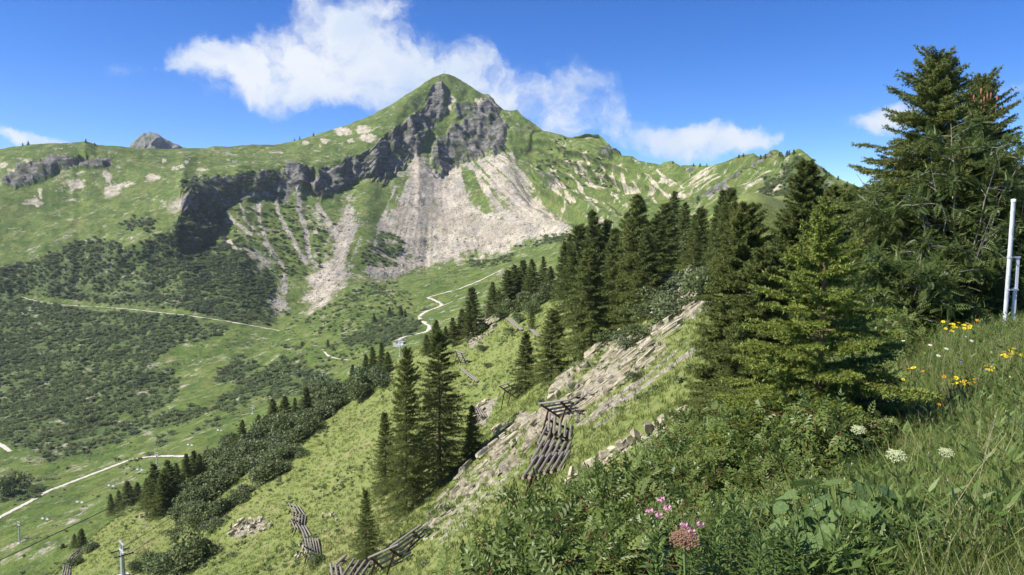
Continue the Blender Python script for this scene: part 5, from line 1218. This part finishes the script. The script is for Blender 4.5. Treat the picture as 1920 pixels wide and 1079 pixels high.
for (depth, a, b_, y0, y1, st) in [(11.5,1255,1470,770,700,58),(10.0,1160,1500,825,705,62),(8.6,1090,1560,880,720,70),(7.3,1030,1590,915,770,80),(6.3,990,1600,955,840,92),(5.4,960,1500,990,925,100),(4.7,930,1250,1020,985,110)]:
    px = a
    while px < b_:
        t = (px - a) / (b_ - a); y = y0 + (y1 - y0) * t + (rnd.uniform(-5, 30) if depth > 9.5 else rnd.uniform(-18, 18) if depth > 8 and px < 1330 else rnd.uniform(-40, 8))
        fbush(px + rnd.uniform(-14, 14), y, depth * rnd.uniform(.95, 1.05), ('rose bush along the rim above the pale boulder row' if depth > 9.5 else 'rose bush around the foot of the young light green spruce' if px > 1440 and depth > 6 else 'rose bush on the middle of the knoll, leaves small and toothed' if depth > 6.8 else 'rose bush behind the pink lilies' if depth > 5 else 'rose bush at the steep lower edge of the knoll'), GRB)
        px += st
for (px, y, d) in [(1640,590,14),(1690,575,15),(1590,610,12.5),(1740,560,16.5),(1800,545,17),(1850,560,17.5),(1905,555,17.5),(1560,660,10.5),(1615,655,11)]:
    fbush(px, y, d, 'leafy bush at the foot of the big spruce and rowan', 'bushes under the rowan', wide=1.15)

for (px, y, d) in [(1640,735,8.2),(1600,700,9.2),(1670,800,6.9),(1630,840,6.2),(1700,880,5.4),(1745,930,4.7),(1560,800,6.6),(1655,690,10),(1720,770,7.6),(1790,905,5.0),(1520,860,5.6),(1570,900,4.9),(1860,640,12.5),(1905,620,13.2),(1835,1010,3.9),(1500,780,7.4),(1480,830,6.4),(1440,705,7.4),(1490,690,7.2),(1590,665,8.4),(1640,660,9),(1540,730,6.6),(1600,745,6.8)]:
    fbush(px, y, d, 'low leafy bush spreading into the flowering meadow', 'low bushes in the meadow', wide=.9, hmax=1.2)
# --- conifers close by
def near_spruce(px, pyt, depth, label, mesh, baseH, wide=1.0, rz=0.0, name='spruce_tree', cut=0):
    q = P(px, pyt, depth); g = ground(q[0], q[1]) - .1; s = (q[2] - g) / baseH
    e = empty(name, (q[0], q[1], g), rz, (s * wide, s * wide, s)); obj('trunk', mesh[0], e); obj('crown', mesh[1], e); obj('inner_crown', mesh[1], e, rot=(0, 0, 2.3), scl=(.9, .9, .97)); return tag(e, label, 'tree')
YOUNG = spruce_meshes('young_spruce', 2.0, 1.0, 601, whorl=.165, per=7, twigs=10, sub=1, npt=-430, nl=.027, nw=.011, power=.95, bare=.06, droop=.12, mat=M_SPRUCE_Y, ragged=.12, trunk_r=.02, bark=(lambda n: n.done(n.pbsdf((.27, .17, .08), .8)))(NB('young_bark')))
near_spruce(1546, 392, 7.8, 'young light green spruce with a long bare leader shoot', YOUNG, 2.0, 1.0, .4)
SPN = spruce_meshes('near_spruce', 8, 2.0, 602, whorl=.30, per=6, twigs=11, sub=2, npt=13, nl=.12, nw=.034, power=.7, ragged=.4, droop=.36)
SPN2 = spruce_meshes('near_spruce_b', 8, 2.3, 603, whorl=.32, per=6, twigs=11, sub=2, npt=13, nl=.12, nw=.034, power=.8, ragged=.45, droop=.36)
near_spruce(1398, 386, 29, 'dense dark spruce with layered boughs above the bright grass strip', SPN, 8, 1.1, 0)
near_spruce(1440, 470, 24, 'shorter bushy spruce leaning on the dense dark spruce', SPN2, 8, 1.25, 1.2)
near_spruce(1512, 306, 34, 'olive tinged spruce behind the young light green spruce', SPN2, 8, 1.1, 2.2)
near_spruce(1478, 395, 36, 'slender spruce between the dense dark spruce and the olive one', SPN, 8, 1.0, 3.2)
near_spruce(1572, 352, 27, 'spruce with hanging boughs behind the young light green spruce', SPN, 8, 1.1, 4.0)
near_spruce(1625, 430, 24, 'low bushy spruce beside the big spruce', SPN2, 8, 1.2, 5.0)
BIG = spruce_meshes('big_spruce', 7.2, 2.75, 605, whorl=.25, per=8, twigs=13, sub=3, npt=-60, nl=.078, nw=.026, power=.72, bare=.1, droop=.22, ragged=.3, trunk_r=.13)
near_spruce(1760, 104, 20, 'big dark spruce towering at the top of the meadow', BIG, 7.2, 1.0, 1.0)
near_spruce(1846, 146, 22.5, 'second tall spruce hung with brown cones behind the rowan', BIG, 7.2, .8, 3.7)
# cones hanging in the second spruce
def cone_mesh():
    b = Bag(); z = np.linspace(0, -.15, 6); v, f = tube(np.stack([0 * z, 0 * z, z], 1), [.008, .020, .024, .022, .016, .004], 7); b.add(v, f); return b.mesh('cone', [(lambda n: n.done(n.pbsdf((.22, .11, .05), .8)))(NB('cone_scales'))], True)
CONE = cone_mesh(); sec = [o for o in bpy.data.objects if o.get('label', '').startswith('second tall spruce')][0]
for i in range(26):
    q = Vector(P(rnd.uniform(1815, 1880), rnd.uniform(165, 215), 21.9 + rnd.uniform(-.3, .3)))
    o = obj('cone', CONE, sec); o.matrix_parent_inverse = Matrix(); s = sec.scale[2]
    loc = (q - sec.location); loc.rotate(Euler((0, 0, -sec.rotation_euler.z))); o.location = (loc.x / sec.scale[0], loc.y / sec.scale[1], loc.z / sec.scale[2]); o.scale = (1.2 / sec.scale[0], 1.2 / sec.scale[1], 1.2 / sec.scale[2])

# --- rowan in front of the big spruce
def rowan(seed, Hh, rad, nb, label, px, pyt, depth):
    global rng
    rng = np.random.default_rng(seed); bt = Bag(); bl = Bag(); O, XD, ZD = [], [], []
    for i in range(nb):
        az = i * 2.4 + rng.normal(0, .3); r1 = rad * rng.uniform(.35, 1.0); out = np.array([math.cos(az), math.sin(az), 0]); ts = np.linspace(0, 1, 8)[:, None]; hh = Hh * rng.uniform(.55, 1.02) * (1 - .25 * (r1 / rad) ** 2)
        pl = out * r1 * ts ** 1.2 + np.array([0, 0, 1.]) * hh * (1.1 * ts - .1 * ts ** 2) + rng.normal(0, .06, (8, 3)) * ts
        v, f = tube(pl, np.linspace(.032, .005, 8), 5); bt.add(v, f)
        for k in range(14):
            j = rng.uniform(.22, 1.0); o0 = np.array([np.interp(j, ts[:, 0], pl[:, c]) for c in range(3)]); a2 = rng.uniform(0, 6.28); d2_ = unit(np.array([math.cos(a2), math.sin(a2), rng.uniform(-.1, .8)])); L = rng.uniform(.5, 1.15) * (1.15 - .5 * j)
            tl = o0 + d2_ * L * np.linspace(0, 1, 5)[:, None] + np.array([0, 0, -.2]) * L * np.linspace(0, 1, 5)[:, None] ** 2
            v, f = tube(tl, np.linspace(.008, .003, 5), 4); bt.add(v, f)
            m = 20; t = rng.uniform(.15, 1.05, m); o = o0 + d2_ * L * t[:, None] + np.array([0, 0, -.2]) * L * (t ** 2)[:, None] + rng.normal(0, .05, (m, 3))
            x = unit(d2_ * .5 + rand_unit(m) * .9 + np.array([0, 0, -.1])); O.append(o); XD.append(x); ZD.append(unit(np.array([0, 0, 1.]) + rng.normal(0, .35, (m, 3))))
    O = np.concatenate(O); XD = np.concatenate(XD); ZD = np.concatenate(ZD); m = len(O)
    leaf_bag(bl, T_ROWAN, O, XD, ZD, .21 * rng.uniform(.75, 1.25, m), np.clip(rng.normal(.4, .18, m), 0, 1))
    q = P(px, pyt, depth); g = ground(q[0], q[1]); s = (q[2] - g) / Hh
    e = empty('rowan_tree', (q[0], q[1], g), 0, s); obj('branches', bt.mesh('rowan_branches', [M_GBARK], True), e); obj('crown', bl.mesh('rowan_crown', [M_ROWAN]), e); tag(e, label, 'tree')
rowan(701, 4.6, 2.0, 20, 'bushy rowan with feathery leaves in front of the big spruce', 1815, 215, 18.2)
rowan(702, 4.2, 1.7, 16, 'rowan with thin pale branches behind the white post', 1925, 225, 19)
rowan(703, 2.6, 1.3, 12, 'low rowan filling the gap under the big spruce boughs', 1700, 420, 16.8)

# --- white snow marker post with bracket
n = NB('scuffed_post'); pz = n.objco()
M_POST = n.done(n.pbsdf(n.mix(n.mr(n.noise(7, 6, .75, n.mapping(pz, scale=(3, 3, .8))), .50, .60, 0, .8), (.56, .58, .60), (.30, .31, .31)), .55))
q = P(1885, 578, 15.2); q = Vector((q[0], q[1], ground(q[0], q[1]))); Hh = P(1893, 378, 15.2)[2] - q.z
e = empty('marker_post', q); tag(e, 'white tubular marker post with a bracketed side plate', 'post')
obj('tube', bagmesh([tube(np.array([[0,0,-.3],[.02,0,Hh*.5],[.03,0,Hh]]), [.041,.041,.041], 16)], [M_POST], True), e)
obj('cap', bagmesh([tube(np.array([[.03,0,Hh-.01],[.03,0,Hh+.04],[.03,0,Hh+.05]]), [.046,.046,.01], 16)], [M_WHITE], True), e)
obj('collar', bagmesh([tube(np.array([[.03,0,Hh*.72],[.03,0,Hh*.735]]), [.045,.045], 16)], [M_STEEL], True), e)
for z in (.60, .365): 
    c = obj('clamp', bagmesh([tube(np.array([[.02,0,Hh*z-.02],[.02,0,Hh*z+.02]]), [.048,.048], 14), box_v((.13,0,Hh*z), (.2,.05,.035))], [M_STEEL]), e)
    obj('bolt', bagmesh([tube(np.array([[.02,-.05,Hh*z],[.02,-.08,Hh*z]]), [.012,.012], 6)], [M_STEEL]), c)
obj('side_plate', bagmesh([box_v((.19,0,Hh*.485), (.055,.03,Hh*.24))], [M_WHITE]), e); obj('side_plate', bagmesh([box_v((.18,.012,Hh*.262), (.07,.03,Hh*.235))], [M_WHITE]), e)

# --- meadow grass
rng = np.random.default_rng(808)
TUFT_N = [tuft_mesh('meadow_tuft%d' % i, 800 + i, 30, .46, .008, .08, M_FG, .75) for i in range(4)] + [tuft_mesh('dry_tuft%d' % i, 820 + i, 14, .42, .005, .06, M_STRAW, .45) for i in range(2)] + [tuft_mesh('low_tuft%d' % i, 830 + i, 30, .24, .008, .09, M_FG, .9) for i in range(2)]
def awn(seed):
    r = np.random.default_rng(seed); b = Bag()
    for i in range(4):
        h = r.uniform(.45, .8); l = r.normal(0, .16, 2); ts = np.linspace(0, 1, 5)[:, None]; pl = np.concatenate([l[None] * ts ** 1.7, h * ts], 1) + np.array([r.normal(0, .05), r.normal(0, .05), 0])
        v, f = tube(pl, [.0022, .002, .0018, .0015, .001], 3); b.add(v, f, .6)
        k = 16; t = r.uniform(.74, 1, k); o = np.stack([np.interp(t, ts[:, 0], pl[:, c]) for c in range(3)], 1); d = unit(r.normal(0, .5, (k, 3)) + [0, 0, 1]); qd = leafq(o, d, unit(r.normal(size=(k, 3))), .013, .004); b.add(qd.reshape(-1, 3), np.arange(k * 4).reshape(-1, 4), .75)
    return b.mesh('awned_grass', [M_STRAW if seed % 2 else M_FG])
AWN = [awn(850 + i) for i in range(4)]
C_MEAD = proto_collection('meadow_plants', TUFT_N + AWN)
cnt = 21000
yy = 2.2 + 17 * rng.random(cnt) ** 1.35; pxx = np.where(rng.random(cnt) < .66, rng.uniform(1500, 2080, cnt), rng.uniform(2080, 2900, cnt)); lim = np.interp(yy, [2, 4, 6, 9, 12, 19], [1790, 1760, 1650, 1620, 1630, 1640]) + rng.normal(0, 30, cnt)
k = pxx > lim; yy = yy[k]; pxx = pxx[k]; xx = (pxx - CX) / FPX * yy * 1.02; zz = Hs(xx, yy)
pick = rng.choice(12, len(xx), p=[.15, .15, .14, .14, .085, .085, .12, .12, .0025, .0025, .0025, .0025])
scatter('meadow_grass', np.stack([xx, yy, zz], 1), rng.uniform(.35, 1.2, len(xx)), rz_rot(len(xx), .3), pick, C_MEAD, 'tall green and straw coloured meadow grass on the knoll', 'grass')
# grass blades pushing up between the bushes
cnt = 60; pxx = rng.uniform(1400, 1660, cnt); yy = rng.uniform(3.0, 6.0, cnt); xx = (pxx - CX) / FPX * yy; zz = Hs(xx, yy)
scatter('bush_grass', np.stack([xx, yy, zz], 1), rng.uniform(.9, 1.5, cnt), rz_rot(cnt, .12), rng.choice([0, 1, 2, 3], cnt), C_MEAD, 'long grass blades standing among the foreground bushes', 'grass')
# broad leaved herbs in the meadow
def herb(seed, nl_=16, L=.10, W=.45, h=.22):
    r = np.random.default_rng(seed); b = Bag(); az = r.uniform(0, 6.28, nl_); el = r.uniform(.1, 1.1, nl_); d = np.stack([np.cos(az) * np.cos(el), np.sin(az) * np.cos(el), np.sin(el)], 1); o = d * r.uniform(.02, .1, (nl_, 1)) + np.stack([0 * az, 0 * az, r.uniform(0, h, nl_)], 1)
    LL = L * r.uniform(.6, 1.2, (nl_, 1)); qd = leafq(o, d, unit(np.array([0, 0, 1.]) + r.normal(0, .3, (nl_, 3))), LL, LL * W); b.add(qd.reshape(-1, 3), np.arange(nl_ * 4).reshape(-1, 4), np.repeat(np.clip(r.normal(.45, .2, nl_), 0, 1), 4)); return b.mesh('herb', [M_HERB])
C_HERB = proto_collection('meadow_herbs', [herb(870 + i, 18, .05, .5, .25) for i in range(3)] + [herb(880, 22, .075, .2, .35)])
cnt = 6500; yy = 3.0 + 15 * rng.random(cnt) ** 1.3; pxx = rng.uniform(1480, 2250, cnt); xx = (pxx - CX) / FPX * yy; zz = Hs(xx, yy)
scatter('meadow_herbs', np.stack([xx, yy, zz], 1), rng.uniform(.55, 1.35, cnt), rz_rot(cnt, .15), rng.integers(0, 4, cnt), C_HERB, 'low leafy herbs growing through the meadow grass', 'herbs')

# --- flowers
def stem_to(h, lean=(0, 0), r=.0028, mat=None):
    ts = np.linspace(0, 1, 5)[:, None]; pl = np.concatenate([np.array(lean)[None] * ts ** 1.6, h * ts], 1); return bagmesh([tube(pl, np.full(5, r), 5)], [mat or M_GSTEM], True)
def daisy_head(np_, L, W, cup, mat, disc):
    b = Bag(); az = np.arange(np_) * 6.283 / np_; d = np.stack([np.cos(az), np.sin(az), np.full(np_, cup)], 1); d = unit(d); qd = leafq(d * L * .22, d, np.tile([0, 0, 1.], (np_, 1)), np.full((np_, 1), L * .8), W); b.add(qd.reshape(-1, 3), np.arange(np_ * 4).reshape(-1, 4)); pet = b.mesh('petals', [mat])
    v, f = tube(np.array([[0,0,-.004],[0,0,.004],[0,0,.007]]), [L*.3, L*.3, L*.1], 10); dsc = bagmesh([(v, f)], [disc], True); return pet, dsc
HY = daisy_head(13, .024, .009, .15, M_YEL, M_ORG); HO = daisy_head(12, .020, .008, .2, M_ORG, M_ORG); HW = daisy_head(16, .026, .007, .1, M_WPET, M_YEL)
STEMS = {}
def flower(px, py, depth, head, label, group, scale=1.0):
    q = P(px, py, depth); g = ground(q[0], q[1]); h = min(max(q[2] - g, .12), .95); key = round(h, 1)
    if key not in STEMS: STEMS[key] = stem_to(1.0, (.04, .02))
    e = empty('meadow_flower', (q[0], q[1], g)); obj('stem', STEMS[key], e, scl=(1, 1, h))
    hd = obj('petals', head[0], e, loc=(.04, .02, h), rot=(rnd.uniform(-.2, .7), rnd.uniform(-.4, .2), 0), scl=scale); obj('disc', head[1], hd)
    tag(e, label, 'flower', group)
for (px, py, d, n_, sx, sy) in [(1805,612,12,12,30,8),(1895,665,9.5,9,18,10),(1798,718,8.5,9,24,8),(1855,690,9,3,14,6),(1850,800,6.8,5,20,16),(1838,828,6.2,4,18,14),(1880,880,5.2,3,20,20),(1760,760,7.6,3,20,14),(1700,700,9.5,3,18,10),(1810,870,5.4,3,26,20)]:
    for i in range(int(n_ * 1.8)): flower(px + rnd.gauss(0, sx * .6), py + rnd.gauss(0, sy * .6), d * rnd.uniform(.95, 1.05), HY if rnd.random() < .85 else HO, 'yellow composite flower in a loose drift on the meadow', 'yellow meadow flowers', rnd.uniform(1.1, 1.7))
flower(1858, 978, 4.2, HY, 'single large yellow flower head low in the near grass', None, 1.5)
for (px, py, d) in [(1755,668,9.5),(1770,655,9.5),(1805,632,11.5),(1818,640,11),(1740,648,10.5),(1890,708,8.5),(1640,740,8.5),(1690,640,12)]: flower(px, py, d, HW, 'white daisy with a yellow centre on the meadow', 'white meadow daisies', 1.2)
HB = daisy_head(8, .018, .008, .5, M_BLUE, M_BLUE)
for (px, py, d) in [(1797,680,9),(1845,697,8.5),(1868,808,6.3),(1898,994,4.2)]: flower(px, py, d, HB, 'small violet blue flower among the meadow grass', 'violet meadow flowers', 1.2)

# umbels
def umbel(rays, Rr, cup, mat, smat):
    b = Bag(); st = Bag()
    for i in range(rays):
        r_ = Rr * math.sqrt((i + .5) / rays); a = i * 2.4; tip = np.array([math.cos(a) * r_, math.sin(a) * r_, cup - cup * .5 * (r_ / Rr) ** 2]); v, f = tube(np.array([[0,0,0], tip * [.5,.5,.7], tip]), [.0016,.0012,.001], 3); st.add(v, f)
        k = 9; aa = np.arange(k) * 2.4; rr3 = .013 * np.sqrt(np.arange(k) / k); o = tip + np.stack([np.cos(aa) * rr3, np.sin(aa) * rr3, np.full(k, .004)], 1); d = unit(rng.normal(size=(k, 3)) * [1, 1, .3]); qd = leafq(o, d, np.tile([0, 0, 1.], (k, 1)), .009, .008); b.add(qd.reshape(-1, 3), np.arange(k * 4).reshape(-1, 4))
    return b.mesh('umbel', [mat]), st.mesh('rays', [smat])
UC = umbel(22, .042, .035, M_CREAM, M_GSTEM); UB = umbel(40, .062, .06, M_BROWNU, M_REDSTEM)
def umbel_plant(px, py, d, um, label, base=None, sc=1.0):
    q = P(px, py, d); bx = P(base[0], base[1], d) if base else q; g = ground(bx[0], bx[1])
    e = empty('umbel_plant', (bx[0], bx[1], g)); h = q[2] - g; obj('stem', stem_to(h, (q[0] - bx[0], 0), .006), e)
    u = obj('umbel', um[0], e, loc=(q[0] - bx[0], 0, h), rot=(.35, -.1, 0), scl=sc); obj('rays', um[1], u); tag(e, label, 'plant')
umbel_plant(1608, 812, 4.8, UC, 'cream umbel on a leaning stem above the butterbur leaves', (1700, 960))
umbel_plant(1678, 862, 4.5, UC, 'wide cream umbel upright beside the leaning one', (1690, 980), 1.25)
umbel_plant(1772, 855, 4.6, UC, 'cream umbel bending over the meadow edge', (1730, 960), 1.0)
umbel_plant(1283, 1022, 3.3, UB, 'brown faded umbel seed head beside the pink lily', (1290, 1079), 1.0)
# whorled lily stems with narrow leaves
def lily(seed, h, nl_=100, L=.175):
    r = np.random.default_rng(seed); b = Bag(); t = np.linspace(.12, .98, nl_); az = np.arange(nl_) * 2.4; el = .25 + .9 * t ** 2; d = np.stack([np.cos(az) * np.cos(el), np.sin(az) * np.cos(el), np.sin(el)], 1); o = np.stack([0 * t, 0 * t, t * h], 1); LL = (L * (1.15 - .55 * t) * r.uniform(.8, 1.15, nl_))[:, None]
    zq = unit(np.array([0, 0, 1.]) - d * d[:, 2:3] + 1e-3); m1 = o + d * LL * .5 + [0, 0, .006]; tip = o + d * LL * .97 - np.array([0, 0, 1.]) * LL * .22; s = unit(np.cross(d, zq)) * LL * .062
    v = np.stack([o - s * .5, o + s * .5, m1 + s, m1 - s, tip], 1).reshape(-1, 3); i = np.arange(nl_)[:, None] * 5; b.add(v, np.concatenate([i, i + 1, i + 2, i + 3], 1), np.repeat(np.clip(r.normal(.5, .2, nl_), 0, 1), 5)); b.f3.append(np.concatenate([i + 3, i + 2, i + 4], 1)); return b.mesh('lily_leaves', [M_HERB])
LIL = [lily(900 + i, 1.0) for i in range(3)]
def lily_plant(px, py, d, label, group, i=0):
    loc, h = fg(px, py, d, .3, 1.1); e = empty('leafy_stem_plant', loc, rnd.uniform(0, 6)); obj('stem', stem_to(1.0, (0, 0), .0032), e, scl=(1, 1, h)); obj('leaves', LIL[i % 3], e, scl=(1, 1, h)); return tag(e, label, 'plant', group), loc, h
for i, (px, py, d) in enumerate([(1375,925,3.5),(1352,950,3.4),(1402,955,3.4),(1468,985,3.2),(1450,1000,3.2),(1492,1000,3.1),(1232,1010,3.4),(1338,985,3.3),(1565,1005,3.1),(1425,1005,3.0)]): lily_plant(px, py, d, 'upright stem ringed with narrow pointed leaves in the foreground', 'narrow leaved stems', i)
def lily_flower():
    b = Bag()
    for k in range(6):
        a = k * math.pi / 3; d = np.array([math.cos(a), math.sin(a), 0]); s = np.array([-d[1], d[0], 0]) * .008; p0 = np.array([0, 0, 0.]); p1 = d * .020 + [0, 0, -.016]; p2 = d * .036 + [0, 0, .006]; p3 = d * .024 + [0, 0, .026]
        v = np.stack([p0, p1 - s, p1 + s, p2 - s, p2 + s, p3]); b.add(v, np.array([[1, 2, 4, 3]])); b.f3.append(np.array([[0, 2, 1], [3, 4, 5]]) + b.n - 6)
    return b.mesh('lily_flower', [M_PINK])
LF = lily_flower()
e, loc, h = lily_plant(1232, 958, 3.4, 'pink turkscap lily with nodding curled flowers in the foreground', None, 1)
for (dx, dy, dz) in [(-.02,-.04,.02),(.03,-.03,.04),(-.05,.01,.0),(.05,.02,-.02)]: obj('flower', LF, e, loc=(dx, dy, h + dz), rot=(rnd.uniform(-.5, .5), rnd.uniform(-.5, .5), 0), scl=.62)
e, loc, h = lily_plant(1298, 992, 3.35, 'pink turkscap lily beside the brown umbel', None, 2)
for (dx, dy, dz) in [(.0,-.04,.02),(.05,-.02,.01),(-.06,.0,-.02),(.02,.03,.03)]: obj('flower', LF, e, loc=(dx, dy, h + dz), rot=(rnd.uniform(-.5, .5), rnd.uniform(-.5, .5), 0), scl=.62)
# butterbur: big heart shaped leaves, each a piece of its own
def heart():
    pr = np.array([(0,0),(-.18,.12),(-.20,.32),(0,.50),(.30,.50),(.62,.36),(.95,0)]); V = [(x, 0, -.10 * x * x) for x in np.linspace(0, .95, 7)]; L_, R2 = [], []
    for (x, y) in pr: L_.append((x, y, .10 * abs(y) - .10 * x * x - .25 * y * y)); R2.append((x, -y, .10 * abs(y) - .10 * x * x - .25 * y * y))
    V = np.array(V + L_ + R2); f = []
    for i in range(6): f += [(i, i + 1, 8 + i, 7 + i), (i + 1, i, 14 + i, 15 + i)]
    return mk_mesh('heart_leaf', V, [np.array(f)], [M_BUTTER], True, {'var': np.full(len(V), .5)})
HEART = heart()
def butterbur(px, py, d, n_, label, spread=.3):
    loc, h = fg(px, py, d, .3, .8); e = empty('butterbur', loc); tag(e, label, 'plant')
    for i in range(n_):
        a = i * 2.4; r_ = spread * math.sqrt((i + .5) / n_); z = h * rnd.uniform(.72, 1.0) * (1 - .25 * (r_ / spread) ** 2); tip = np.array([math.cos(a) * r_, math.sin(a) * r_, z])
        lf = obj('leaf', HEART, e, loc=tip, rot=(rnd.gauss(0, .25), rnd.uniform(.25, .75), a + rnd.gauss(0, .6)), scl=rnd.uniform(.07, .125))
        lf2 = obj('stalk', bagmesh([tube(np.array([[0, 0, -.05], tip * [.6, .6, .5], tip]), [.004, .0035, .003], 4)], [M_GSTEM]), e)
butterbur(1600, 890, 3.7, 52, 'clump of big heart shaped butterbur leaves at the meadow edge', .42)
butterbur(1690, 925, 3.5, 12, 'smaller butterbur clump under the cream umbels', .2)
butterbur(1535, 945, 3.4, 12, 'low butterbur leaves beside the narrow leaved stems', .18)
# bleached stick
a = Vector(P(1305, 1072, 3.5)); b_ = Vector(P(1382, 1053, 3.7)); bb = Bag(); v, f = tube(np.array([a, a.lerp(b_, .5) + Vector((0, 0, .01)), b_]), [.007, .006, .004], 6); bb.add(v, f)
tag(obj('dry_stick', bb.mesh('dry_stick', [M_GBARK], True)), 'bleached dry stick lying across the foreground leaves', 'stick')

# ------------------------------------------------------------------ thin mountain air
v, f = box_v((0, 900, 60), (5200, 3900, 1240)); v[v[:, 2] > 0, 2] = 420; v[v[:, 2] < 0, 2] = -640
n = NB('thin_air'); pv = n.N.new('ShaderNodeVolumePrincipled'); pv.inputs['Color'].default_value = (.80, .88, 1.0, 1); pv.inputs['Density'].default_value = 0.000045; pv.inputs['Anisotropy'].default_value = .2
n.L.new(pv.outputs[0], n.out.inputs['Volume'])
tag(obj('haze', bagmesh([(v, f)], [n.m])), 'thin blue haze in the mountain air over the valley', 'haze', kind='stuff')
